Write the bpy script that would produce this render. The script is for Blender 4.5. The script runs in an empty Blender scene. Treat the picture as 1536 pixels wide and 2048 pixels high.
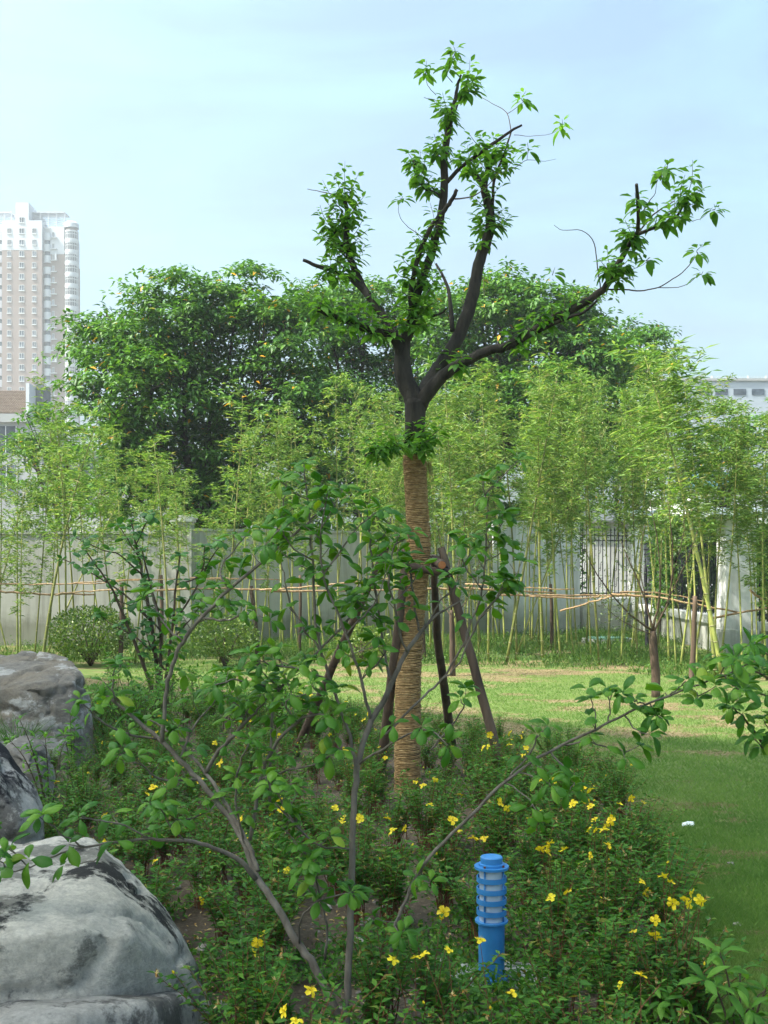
import bpy, bmesh, math, random
import numpy as np
from mathutils import Vector, Matrix
random.seed(7)
rng = np.random.default_rng(11)
S = bpy.context.scene
COL = S.collection
PI = math.pi
R = math.radians

# ------------------------------------------------------------------ camera, sky, sun, exposure
EYE = 1.75
cam_d = bpy.data.cameras.new('camera')
cam = bpy.data.objects.new('camera', cam_d)
COL.objects.link(cam)
cam.location = (0, 0, EYE)
cam.rotation_euler = (PI / 2, 0, 0)
cam_d.sensor_fit = 'VERTICAL'
cam_d.sensor_height = 36.0
cam_d.sensor_width = 27.0
cam_d.lens = 36.0 * 2162.0 / 2048.0
cam_d.shift_y = (1140 - 1024) / 2048.0          # level camera, eye line below the middle of the picture
cam_d.clip_start = 0.05
cam_d.clip_end = 6000
S.camera = cam

RAY_H = Vector((0.96, 0.28, 0)).normalized()          # where the sunlight travels, seen from above
SUN_EL = math.atan(1 / 0.8)
world = bpy.data.worlds.new('World')
S.world = world
world.use_nodes = True
wn, wl = world.node_tree.nodes, world.node_tree.links
wn.clear()
sky = wn.new('ShaderNodeTexSky')
sky.sky_type = 'NISHITA'
sky.sun_disc = False
sky.sun_elevation = SUN_EL
sky.sun_rotation = math.atan2(-RAY_H.x, -RAY_H.y)
sky.air_density = 1.0
sky.dust_density = 9.0
sky.ozone_density = 3.2
tc = wn.new('ShaderNodeTexCoord')
mp = wn.new('ShaderNodeMapping')
mp.inputs['Scale'].default_value = (1.2, 1.2, 5.0)
mp.inputs['Rotation'].default_value = (0.15, 0.3, 0.4)
nz = wn.new('ShaderNodeTexNoise')
nz.inputs['Scale'].default_value = 1.9
nz.inputs['Detail'].default_value = 7
nz.inputs['Roughness'].default_value = 0.55
nz.inputs['Distortion'].default_value = 0.6
rmp = wn.new('ShaderNodeMapRange')
rmp.inputs['From Min'].default_value = 0.46
rmp.inputs['From Max'].default_value = 0.72
rmp.inputs['To Min'].default_value = 0.10
rmp.inputs['To Max'].default_value = 1.0
cl = wn.new('ShaderNodeMix')
cl.data_type = 'RGBA'
cl.blend_type = 'ADD'
cl.inputs['B'].default_value = (0.30, 0.65, 0.35, 1)
bg = wn.new('ShaderNodeBackground')
bg.inputs['Strength'].default_value = 0.15
wo = wn.new('ShaderNodeOutputWorld')
wl.new(tc.outputs['Generated'], mp.inputs['Vector'])
wl.new(mp.outputs['Vector'], nz.inputs['Vector'])
wl.new(nz.outputs['Fac'], rmp.inputs['Value'])
wl.new(rmp.outputs['Result'], cl.inputs['Factor'])
wl.new(sky.outputs['Color'], cl.inputs['A'])
tint = wn.new('ShaderNodeMix')
tint.data_type = 'RGBA'
tint.blend_type = 'MULTIPLY'
tint.inputs['Factor'].default_value = 1.0
tint.inputs['B'].default_value = (0.87, 1.0, 0.99, 1)
wl.new(cl.outputs['Result'], tint.inputs['A'])
wl.new(tint.outputs['Result'], bg.inputs['Color'])
wl.new(bg.outputs['Background'], wo.inputs['Surface'])

sun_d = bpy.data.lights.new('sun', 'SUN')
sun_d.energy = 4.0
sun_d.angle = R(0.53)
sun_d.color = (1.0, 0.94, 0.82)
sun = bpy.data.objects.new('sun', sun_d)
COL.objects.link(sun)
sun.location = (-20, -10, 40)
sun.rotation_euler = Vector((RAY_H.x * 0.8, RAY_H.y * 0.8, -1)).to_track_quat('-Z', 'Y').to_euler()

vs = S.view_settings
vs.view_transform = 'Standard'
vs.look = 'None'
vs.exposure = 1.38
vs.gamma = 1.0
vs.use_curve_mapping = False
S.cycles.use_denoising = True
S.cycles.max_bounces = 8
S.cycles.diffuse_bounces = 3
S.cycles.transmission_bounces = 6
S.cycles.volume_bounces = 0
S.cycles.transparent_max_bounces = 6
S.cycles.sample_clamp_indirect = 6.0
HAZE_DENSITY = 0.0009

# ------------------------------------------------------------------ picture <-> place
F = 2162.0
def ray(px, py):
    return Vector(((px - 768) / F, 1.0, (1140 - py) / F))
def U(px, py, d):
    r = ray(px, py) * d
    r.z += EYE
    return r
def G(px, py, z=0.0):
    r = ray(px, py)
    return Vector((0, 0, EYE)) + r * ((z - EYE) / r.z)
def proj(p):
    return 768 + F * p[0] / p[1], 1140 - F * (p[2] - EYE) / p[1]

# ------------------------------------------------------------------ noise for meshes
_perm = rng.permutation(4096)
_val = rng.random(4096)
def _h(ix, iy, iz):
    return _val[_perm[(_perm[(_perm[ix & 4095] + iy) & 4095] + iz) & 4095]]
def vnoise(p):
    p = np.asarray(p, dtype=float)
    i = np.floor(p).astype(np.int64)
    f = p - i
    f = f * f * (3 - 2 * f)
    x, y, z = i[:, 0], i[:, 1], i[:, 2]
    r = 0
    for dx in (0, 1):
        wx = f[:, 0] if dx else 1 - f[:, 0]
        for dy in (0, 1):
            wy = f[:, 1] if dy else 1 - f[:, 1]
            for dz in (0, 1):
                wz = f[:, 2] if dz else 1 - f[:, 2]
                r = r + _h(x + dx, y + dy, z + dz) * wx * wy * wz
    return r
def fbm(p, octs=4, gain=0.5):
    p = np.asarray(p, dtype=float)
    a, s, t = 1.0, 0, 0
    for k in range(octs):
        s = s + a * vnoise(p * 2 ** k + 17.3 * k)
        t += a
        a *= gain
    return s / t

# ------------------------------------------------------------------ objects
def tag(o, label=None, cat=None, group=None, kind=None):
    if label: o['label'] = label
    if cat: o['category'] = cat
    if group: o['group'] = group
    if kind: o['kind'] = kind
    return o
def link(name, data, parent=None):
    o = bpy.data.objects.new(name, data)
    COL.objects.link(o)
    if parent is not None: o.parent = parent
    return o
def empty(name, loc, label, cat, group=None):
    o = link(name, None)
    o.location = loc
    o.empty_display_size = 0.1
    return tag(o, label, cat, group)
def local(me, loc):
    """shift mesh data into the frame of a thing standing at loc"""
    me.transform(Matrix.Translation(-Vector(loc)))
    return me
def copy_tree(o, parent=None):
    c = o.copy()
    COL.objects.link(c)
    c.parent = parent
    for ch in o.children:
        copy_tree(ch, c)
    return c

class MB:
    """collects shapes into ONE mesh"""
    def __init__(s):
        s.v, s.f, s.m = [], [], []
    def add(s, vs, fs, mi=0):
        n = len(s.v)
        s.v += [tuple(q) for q in vs]
        s.f += [tuple(i + n for i in f) for f in fs]
        s.m += [mi] * len(fs)
    def box(s, c, size, mi=0, rz=0.0, ax=None):
        hx, hy, hz = size[0] / 2, size[1] / 2, size[2] / 2
        M = ax if ax is not None else Matrix.Rotation(rz, 3, 'Z')
        c = Vector(c)
        vs = [c + M @ Vector((x * hx, y * hy, z * hz)) for x in (-1, 1) for y in (-1, 1) for z in (-1, 1)]
        s.add(vs, [(0, 1, 3, 2), (4, 6, 7, 5), (0, 4, 5, 1), (2, 3, 7, 6), (0, 2, 6, 4), (1, 5, 7, 3)], mi)
    def span(s, x0, x1, y0, y1, z0, z1, mi=0):
        s.box(((x0 + x1) / 2, (y0 + y1) / 2, (z0 + z1) / 2), (abs(x1 - x0), abs(y1 - y0), abs(z1 - z0)), mi)
    def tube(s, pts, rad, n=8, mi=0, cap=True):
        pts = [Vector(p) for p in pts]
        if isinstance(rad, (int, float)): rad = [rad] * len(pts)
        k = len(pts)
        t0 = (pts[1] - pts[0]).normalized()
        u = t0.orthogonal().normalized()
        vs = []
        for i in range(k):
            t = (pts[min(i + 1, k - 1)] - pts[max(i - 1, 0)])
            t = t.normalized() if t.length > 1e-9 else t0
            u = (u - t * u.dot(t))
            u = u.normalized() if u.length > 1e-6 else t.orthogonal().normalized()
            w = t.cross(u)
            for j in range(n):
                a = 2 * PI * j / n
                vs.append(pts[i] + (u * math.cos(a) + w * math.sin(a)) * rad[i])
        fs = []
        for i in range(k - 1):
            for j in range(n):
                a, b = i * n + j, i * n + (j + 1) % n
                fs.append((a, b, b + n, a + n))
        if cap:
            fs.append(tuple(range(n - 1, -1, -1)))
            fs.append(tuple(range((k - 1) * n, k * n)))
        s.add(vs, fs, mi)
    def lathe(s, prof, n=32, mi=0, c=(0, 0, 0)):
        vs, fs = [], []
        for (r, z) in prof:
            for j in range(n):
                a = 2 * PI * j / n
                vs.append((c[0] + r * math.cos(a), c[1] + r * math.sin(a), c[2] + z))
        for i in range(len(prof) - 1):
            for j in range(n):
                a, b = i * n + j, i * n + (j + 1) % n
                fs.append((a, b, b + n, a + n))
        s.add(vs, fs, mi)
    def mesh(s, name, mats, smooth=False):
        me = bpy.data.meshes.new(name)
        me.from_pydata(s.v, [], s.f)
        for m in (mats if isinstance(mats, (list, tuple)) else [mats]): me.materials.append(m)
        if len(me.materials) > 1: me.polygons.foreach_set('material_index', s.m)
        if smooth: me.polygons.foreach_set('use_smooth', [True] * len(me.polygons))
        me.update()
        return me
    def build(s, name, mats, parent=None, smooth=False, origin=None):
        me = s.mesh(name, mats, smooth)
        if origin is not None: local(me, origin)
        return link(name, me, parent)

def np_mesh(name, V, T, mat, tint=None, smooth=False):
    """mesh from numpy vertices and triangles"""
    me = bpy.data.meshes.new(name)
    V = np.ascontiguousarray(V, dtype=np.float32)
    T = np.ascontiguousarray(T, dtype=np.int32)
    me.vertices.add(len(V))
    me.vertices.foreach_set('co', V.ravel())
    me.loops.add(T.size)
    me.loops.foreach_set('vertex_index', T.ravel())
    me.polygons.add(len(T))
    me.polygons.foreach_set('loop_start', np.arange(0, T.size, 3, dtype=np.int32))
    if smooth: me.polygons.foreach_set('use_smooth', np.ones(len(T), dtype=bool))
    if tint is not None:
        a = me.attributes.new('tint', 'FLOAT', 'POINT')
        a.data.foreach_set('value', np.ascontiguousarray(tint, dtype=np.float32))
    me.materials.append(mat)
    me.update(calc_edges=True)
    return me

# leaf outlines: (along, across, lift) and triangles
T_BLADE = (np.array([(0, .06, 0), (0, -.06, 0), (.35, .5, .0), (.35, -.5, .0), (1, 0, -.12)], float),
           np.array([(0, 1, 3), (0, 3, 2), (2, 3, 4)]))
T_OVAL = (np.array([(0, 0, 0), (.38, .5, .07), (.8, .26, -.02), (1, 0, -.14), (.8, -.26, -.02), (.38, -.5, .07), (.45, 0, .0)], float),
          np.array([(0, 6, 1), (6, 2, 1), (6, 3, 2), (6, 4, 3), (6, 5, 4), (6, 0, 5)]))
T_DIA = (np.array([(0, 0, 0), (.4, .5, .07), (1, 0, -.14), (.4, -.5, .07)], float), np.array([(0, 2, 1), (0, 3, 2)]))
T_SPIKE = (np.array([(0, .5, 0), (0, -.5, 0), (1, 0, 0)], float), np.array([(0, 1, 2)]))
T_GRASS = (np.array([(0, .5, 0), (0, -.5, 0), (.6, .32, .06), (.6, -.32, .06), (1, 0, -.10)], float), np.array([(0, 1, 3), (0, 3, 2), (2, 3, 4)]))

def unit(a):
    return a / np.maximum(np.linalg.norm(a, axis=1, keepdims=True), 1e-9)
def place(tmpl, pos, d, n, L, W):
    tv, tt = tmpl
    pos, d, n = np.asarray(pos, float), unit(np.asarray(d, float)), np.asarray(n, float)
    L, W = np.asarray(L, float), np.asarray(W, float)
    z = unit(n - (n * d).sum(1, keepdims=True) * d)
    y = np.cross(z, d)
    N, M = len(pos), len(tv)
    V = (pos[:, None, :] + d[:, None, :] * (L[:, None, None] * tv[None, :, 0:1]) + y[:, None, :] * (W[:, None, None] * tv[None, :, 1:2])
         + z[:, None, :] * (L[:, None, None] * tv[None, :, 2:3]))
    T = (np.arange(N)[:, None, None] * M + tt[None]).reshape(-1, 3)
    return V.reshape(-1, 3), T
def leaf_mesh(name, tmpl, pos, d, n, L, W, mat, tint=None):
    V, T = place(tmpl, pos, d, n, L, W)
    if tint is None: tint = rng.random(len(pos))
    return np_mesh(name, V, T, mat, np.repeat(tint, len(tmpl[0])))
def rdir(n):
    return unit(rng.normal(size=(n, 3)))

def smooth_path(pts, sub=4, jit=0.0, seed=0):
    """Catmull-Rom through points (each may carry a radius as 4th number)"""
    P = [np.array(p, float) for p in pts]
    P = [2 * P[0] - P[1]] + P + [2 * P[-1] - P[-2]]
    r_ = random.Random(seed)
    out = []
    for i in range(1, len(P) - 2):
        for k in range(sub):
            t = k / sub
            a, b, c, d = P[i - 1], P[i], P[i + 1], P[i + 2]
            q = 0.5 * (2 * b + (c - a) * t + (2 * a - 5 * b + 4 * c - d) * t * t + (3 * b - a - 3 * c + d) * t ** 3)
            if jit and (k or i > 1):
                q[:3] += np.array([r_.uniform(-1, 1) for _ in range(3)]) * jit
            out.append(q)
    out.append(P[-2])
    return out

# ------------------------------------------------------------------ materials
def mat(name):
    m = bpy.data.materials.new(name)
    m.use_nodes = True
    nt = m.node_tree
    for n in list(nt.nodes): nt.nodes.remove(n)
    out = nt.nodes.new('ShaderNodeOutputMaterial')
    return m, nt, out
def N(nt, t, **kw):
    n = nt.nodes.new(t)
    for k, v in kw.items():
        if k in n.inputs: n.inputs[k].default_value = v
        else: setattr(n, k, v)
    return n
def ramp(nt, stops, fac):
    r = nt.nodes.new('ShaderNodeValToRGB')
    e = r.color_ramp.elements
    while len(e) < len(stops): e.new(0.5)
    for i, (p, c) in enumerate(stops):
        e[i].position = p
        e[i].color = (c[0], c[1], c[2], 1)
    nt.links.new(fac, r.inputs['Fac'])
    return r.outputs['Color']
def noise(nt, scale, detail=5, rough=0.55, vec=None, dist=0.0):
    n = N(nt, 'ShaderNodeTexNoise', Scale=scale, Detail=detail, Roughness=rough, Distortion=dist)
    if vec is not None: nt.links.new(vec, n.inputs['Vector'])
    return n.outputs['Fac']
def coords(nt, scale=(1, 1, 1), kind='Object', rot=(0, 0, 0)):
    t = nt.nodes.new('ShaderNodeTexCoord')
    m = nt.nodes.new('ShaderNodeMapping')
    m.inputs['Scale'].default_value = scale
    m.inputs['Rotation'].default_value = rot
    nt.links.new(t.outputs[kind], m.inputs['Vector'])
    return m.outputs['Vector']
def mixc(nt, fac, a, b, mode='MIX'):
    m = nt.nodes.new('ShaderNodeMix')
    m.data_type = 'RGBA'
    m.blend_type = mode
    for sock, v in (('Factor', fac), ('A', a), ('B', b)):
        if isinstance(v, (int, float)): m.inputs[sock].default_value = v
        elif isinstance(v, tuple): m.inputs[sock].default_value = (v[0], v[1], v[2], 1)
        else: nt.links.new(v, m.inputs[sock])
    return m.outputs['Result']
def bump(nt, h, strength=0.4, dist=0.02):
    b = N(nt, 'ShaderNodeBump', Strength=strength, Distance=dist)
    nt.links.new(h, b.inputs['Height'])
    return b.outputs['Normal']

def surf(name, stops, scale=4, detail=6, rough=0.8, bstr=0.3, bdist=0.01, stretch=(1, 1, 1), spec=0.3, bscale=None, kind='Object', jitter=0.0):
    m, nt, out = mat(name)
    v = coords(nt, stretch, kind)
    f = noise(nt, scale, detail, 0.6, v)
    c = ramp(nt, stops, f)
    if jitter:
        oi = nt.nodes.new('ShaderNodeObjectInfo')
        mr = N(nt, 'ShaderNodeMapRange')
        mr.inputs['To Min'].default_value = 1 - jitter
        mr.inputs['To Max'].default_value = 1 + jitter
        nt.links.new(oi.outputs['Random'], mr.inputs['Value'])
        hs = nt.nodes.new('ShaderNodeHueSaturation')
        nt.links.new(mr.outputs['Result'], hs.inputs['Value'])
        nt.links.new(c, hs.inputs['Color'])
        c = hs.outputs['Color']
    b = N(nt, 'ShaderNodeBsdfPrincipled', Roughness=rough)
    b.inputs['Specular IOR Level'].default_value = spec
    nt.links.new(c, b.inputs['Base Color'])
    if bstr:
        h = noise(nt, bscale or scale * 4, 6, 0.65, v)
        nt.links.new(bump(nt, h, bstr, bdist), b.inputs['Normal'])
    nt.links.new(b.outputs['BSDF'], out.inputs['Surface'])
    return m

def leafmat(name, stops, source='attr', trans=0.35, rough=0.45, spec=0.4, tcol=(1.25, 1.25, 0.5)):
    """thin leaf: colour differs from leaf to leaf, light comes through"""
    m, nt, out = mat(name)
    if source == 'attr':
        a = N(nt, 'ShaderNodeAttribute', attribute_name='tint')
        f = a.outputs['Fac']
    else:
        oi = nt.nodes.new('ShaderNodeObjectInfo')
        f = oi.outputs['Random']
    c = ramp(nt, stops, f)
    v = coords(nt)
    n2 = noise(nt, 30, 2, 0.5, v)
    c = mixc(nt, 0.25, c, ramp(nt, [(0.3, (0.6, 0.6, 0.6)), (0.7, (1, 1, 1))], n2), 'MULTIPLY')
    b = N(nt, 'ShaderNodeBsdfPrincipled', Roughness=rough)
    b.inputs['Specular IOR Level'].default_value = spec
    nt.links.new(c, b.inputs['Base Color'])
    t = nt.nodes.new('ShaderNodeBsdfTranslucent')
    nt.links.new(mixc(nt, 1.0, c, (tcol[0], tcol[1], tcol[2]), 'MULTIPLY'), t.inputs['Color'])
    mx = nt.nodes.new('ShaderNodeMixShader')
    mx.inputs['Fac'].default_value = trans
    nt.links.new(b.outputs['BSDF'], mx.inputs[1])
    nt.links.new(t.outputs['BSDF'], mx.inputs[2])
    nt.links.new(mx.outputs['Shader'], out.inputs['Surface'])
    return m

M = {}
M['bark'] = surf('dark_bark', [(0.3, (0.018, 0.016, 0.013)), (0.55, (0.045, 0.038, 0.030)), (0.75, (0.085, 0.072, 0.056))], 14, 8, 0.9, 0.9, 0.012, (1, 1, 0.25))
M['grey_bark'] = surf('grey_bark', [(0.3, (0.08, 0.0663, 0.0532)), (0.55, (0.16, 0.1365, 0.114)), (0.8, (0.256, 0.2262, 0.1976))], 22, 7, 0.85, 0.6, 0.004, (1, 1, 0.4))
M['twig'] = surf('brown_twig', [(0.3, (0.05, 0.035, 0.022)), (0.7, (0.12, 0.085, 0.055))], 30, 4, 0.85, 0.3, 0.002)
M['far_bark'] = surf('far_bark', [(0.3, (0.03, 0.025, 0.02)), (0.7, (0.10, 0.08, 0.06))], 6, 4, 0.9, 0.4, 0.01)
M['stake'] = surf('pole_wood', [(0.28, (0.045, 0.03, 0.022)), (0.55, (0.11, 0.075, 0.052)), (0.8, (0.20, 0.15, 0.11))], 10, 8, 0.85, 0.7, 0.006, (1, 1, 0.18), jitter=0.25)
M['cut'] = surf('cut_wood', [(0.3, (0.30, 0.10, 0.035)), (0.7, (0.42, 0.18, 0.07))], 40, 3, 0.8, 0.2, 0.002)
M['rope'] = surf('straw_rope', [(0.25, (0.1257, 0.0694, 0.0257)), (0.5, (0.3053, 0.1918, 0.0808)), (0.78, (0.5208, 0.3672, 0.1836))], 26, 8, 0.9, 0.9, 0.004, (1, 1, 2.2), bscale=160)
M['culm'] = surf('bamboo_culm', [(0.3, (0.13, 0.169, 0.042)), (0.55, (0.286, 0.299, 0.084)), (0.8, (0.468, 0.429, 0.156))], 2.2, 4, 0.5, 0.15, 0.003, (4, 4, 1), jitter=0.4)
M['node'] = surf('bamboo_node', [(0.3, (0.20, 0.18, 0.10)), (0.7, (0.36, 0.32, 0.2))], 6, 3, 0.7, 0)
M['rail'] = surf('dry_bamboo', [(0.3, (0.24, 0.145, 0.07)), (0.55, (0.42, 0.28, 0.155)), (0.8, (0.55, 0.42, 0.27))], 5, 5, 0.6, 0.25, 0.003, (3, 3, 3), jitter=0.3)
M['bamboo_leaf'] = leafmat('bamboo_leaf', [(0.0, (0.0829, 0.1886, 0.0394)), (0.45, (0.1658, 0.2995, 0.0689)), (0.85, (0.2924, 0.4215, 0.128)), (1.0, (0.3588, 0.3366, 0.1575))], trans=0.36, rough=0.45)
M['far_leaf'] = leafmat('far_tree_leaf', [(0.0, (0.0388, 0.1213, 0.019)), (0.5, (0.075, 0.1999, 0.0275)), (0.95, (0.1488, 0.307, 0.0443)), (0.985, (0.1682, 0.314, 0.0475)), (0.992, (0.7117, 0.3734, 0.0211))], trans=0.3, rough=0.45, spec=0.3)
M['tree_leaf'] = leafmat('tree_leaf', [(0.0, (0.0676, 0.1949, 0.0255)), (0.5, (0.1196, 0.2894, 0.0382)), (1.0, (0.1975, 0.4016, 0.0592))], trans=0.48, rough=0.45, spec=0.25)
M['tree_leaf_one'] = leafmat('tree_leaf_single', [(0.0, (0.0676, 0.1949, 0.0255)), (0.5, (0.1196, 0.2894, 0.0382)), (1.0, (0.1975, 0.4016, 0.0592))], 'obj', trans=0.48, rough=0.45, spec=0.25)
M['shrub_leaf'] = leafmat('shrub_leaf', [(0.0, (0.0436, 0.1546, 0.0153)), (0.55, (0.0832, 0.227, 0.0196)), (1.0, (0.1426, 0.2995, 0.0252))], trans=0.4, rough=0.45, spec=0.3)
M['shrub_leaf_one'] = leafmat('shrub_leaf_single', [(0.0, (0.0396, 0.1497, 0.0168)), (0.5, (0.0792, 0.2222, 0.0196)), (0.9, (0.1426, 0.2995, 0.0252)), (1.0, (0.2534, 0.3574, 0.0315))], 'obj', trans=0.4, rough=0.45, spec=0.3)
M['wort_leaf'] = leafmat('wort_leaf', [(0.0, (0.0355, 0.121, 0.0156)), (0.5, (0.0639, 0.1863, 0.0216)), (0.92, (0.1207, 0.2701, 0.0312)), (1.0, (0.227, 0.1656, 0.03))], trans=0.35, rough=0.55, spec=0.25)
M['wort_stem'] = surf('wort_stem', [(0.3, (0.117, 0.045, 0.0234)), (0.7, (0.221, 0.1, 0.045))], 20, 3, 0.8, 0)
M['petal'] = leafmat('yellow_petal', [(0, (0.84, 0.60, 0.012)), (1, (0.92, 0.76, 0.03))], 'obj', trans=0.3, rough=0.5, tcol=(1.05, 1.0, 0.6))
M['spent'] = leafmat('spent_flower', [(0, (0.42, 0.22, 0.05)), (0.5, (0.58, 0.42, 0.16)), (1, (0.62, 0.5, 0.24))], trans=0.3, rough=0.7, tcol=(1, 1, 0.8))
M['box_leaf'] = leafmat('clipped_leaf', [(0.0, (0.0572, 0.13, 0.02)), (0.6, (0.1232, 0.22, 0.036)), (1.0, (0.2464, 0.33, 0.072))], trans=0.28, rough=0.35, spec=0.5)
M['redbud_leaf'] = leafmat('round_leaf', [(0.0, (0.0306, 0.1275, 0.0221)), (0.6, (0.0595, 0.1913, 0.0298)), (1.0, (0.102, 0.2656, 0.0425))], 'obj', trans=0.35, rough=0.45)
M['redbud_mass'] = leafmat('round_leaf_mass', [(0.0, (0.0306, 0.1275, 0.0221)), (0.6, (0.0595, 0.1913, 0.0298)), (1.0, (0.102, 0.2656, 0.0425))], trans=0.35, rough=0.45)
M['grey_leaf'] = leafmat('fine_dark_leaf', [(0.0, (0.05, 0.09, 0.035)), (1.0, (0.12, 0.17, 0.06))], trans=0.25, rough=0.4)
M['grass'] = leafmat('grass_blade', [(0.0, (0.1024, 0.2079, 0.045)), (0.6, (0.1624, 0.2803, 0.0629)), (1.0, (0.2564, 0.348, 0.1079))], trans=0.3, rough=0.6, spec=0.2)
M['dry_grass'] = leafmat('dry_grass_blade', [(0.0, (0.195, 0.1613, 0.0825)), (1.0, (0.33, 0.2775, 0.1575))], trans=0.2, rough=0.8, spec=0.1)
M['tall_grass'] = leafmat('tall_grass_blade', [(0.0, (0.0484, 0.1235, 0.0229)), (0.6, (0.0924, 0.1976, 0.0352)), (1.0, (0.1848, 0.2766, 0.066))], trans=0.35, rough=0.55)
M['blue'] = surf('blue_paint', [(0.28, (0.035, 0.19, 0.46)), (0.5, (0.042, 0.225, 0.54)), (0.75, (0.075, 0.27, 0.58))], 9, 5, 0.42, 0.06, 0.002, spec=0.4)
M['diffuser'] = surf('opal_plastic', [(0.3, (0.42, 0.52, 0.64)), (0.7, (0.50, 0.60, 0.70))], 5, 3, 0.35, 0)
M['bolt'] = surf('rusty_bolt', [(0.3, (0.12, 0.035, 0.02)), (0.7, (0.22, 0.08, 0.04))], 60, 3, 0.8, 0)
M['iron'] = surf('black_iron', [(0.3, (0.012, 0.012, 0.018)), (0.7, (0.03, 0.03, 0.042))], 12, 4, 0.55, 0.1, 0.002)
m, nt, out = mat('grey_render')
t_ = nt.nodes.new('ShaderNodeTexCoord')
v = t_.outputs['Object']
c = ramp(nt, [(0.25, (0.36, 0.36, 0.35)), (0.55, (0.46, 0.46, 0.445)), (0.8, (0.53, 0.53, 0.51))], noise(nt, 0.9, 9, 0.62, v))
vs2 = coords(nt, (5.0, 5.0, 0.28))
c = mixc(nt, 0.55, c, ramp(nt, [(0.36, (0.55, 0.54, 0.50)), (0.52, (1, 1, 1))], noise(nt, 1.0, 7, 0.7, vs2, 0.3)), 'MULTIPLY')
sx = nt.nodes.new('ShaderNodeSeparateXYZ'); nt.links.new(v, sx.inputs['Vector'])
ad = nt.nodes.new('ShaderNodeMath'); ad.operation = 'MULTIPLY_ADD'; nt.links.new(noise(nt, 1.7, 6, 0.7, v), ad.inputs[0]); ad.inputs[1].default_value = -0.9; nt.links.new(sx.outputs['Z'], ad.inputs[2])
c = mixc(nt, 0.75, c, ramp(nt, [(0.0, (0.42, 0.43, 0.36)), (0.35, (1, 1, 1))], ad.outputs[0]), 'MULTIPLY')
b = N(nt, 'ShaderNodeBsdfPrincipled', Roughness=0.88)
b.inputs['Specular IOR Level'].default_value = 0.2
nt.links.new(c, b.inputs['Base Color'])
nt.links.new(bump(nt, noise(nt, 22, 8, 0.7, v), 0.25, 0.006), b.inputs['Normal'])
nt.links.new(b.outputs['BSDF'], out.inputs['Surface'])
M['render'] = m
m, nt, out = mat('white_render')
t_ = nt.nodes.new('ShaderNodeTexCoord')
v = t_.outputs['Object']
c = ramp(nt, [(0.22, (0.46, 0.46, 0.44)), (0.42, (0.64, 0.65, 0.66)), (0.7, (0.76, 0.77, 0.78))], noise(nt, 0.9, 9, 0.62, v))
vs2 = coords(nt, (5.0, 5.0, 0.28))
c = mixc(nt, 0.55, c, ramp(nt, [(0.36, (0.55, 0.54, 0.50)), (0.52, (1, 1, 1))], noise(nt, 1.0, 7, 0.7, vs2, 0.3)), 'MULTIPLY')
sx = nt.nodes.new('ShaderNodeSeparateXYZ'); nt.links.new(v, sx.inputs['Vector'])
ad = nt.nodes.new('ShaderNodeMath'); ad.operation = 'MULTIPLY_ADD'; nt.links.new(noise(nt, 1.7, 6, 0.7, v), ad.inputs[0]); ad.inputs[1].default_value = -0.9; nt.links.new(sx.outputs['Z'], ad.inputs[2])
c = mixc(nt, 0.75, c, ramp(nt, [(0.0, (0.42, 0.43, 0.36)), (0.4, (1, 1, 1))], ad.outputs[0]), 'MULTIPLY')
b = N(nt, 'ShaderNodeBsdfPrincipled', Roughness=0.88)
b.inputs['Specular IOR Level'].default_value = 0.2
nt.links.new(c, b.inputs['Base Color'])
nt.links.new(bump(nt, noise(nt, 22, 8, 0.7, v), 0.25, 0.006), b.inputs['Normal'])
nt.links.new(b.outputs['BSDF'], out.inputs['Surface'])
M['white_render'] = m
M['cap_stone'] = surf('pale_blue_coping', [(0.3, (0.50, 0.58, 0.64)), (0.7, (0.66, 0.72, 0.76))], 3, 6, 0.7, 0.1, 0.004)
M['pebble'] = surf('pebble', [(0.3, (0.16, 0.14, 0.12)), (0.6, (0.32, 0.29, 0.26)), (0.8, (0.5, 0.47, 0.43))], 3, 4, 0.85, 0.2, 0.003, kind='Generated', jitter=0.3)

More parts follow.
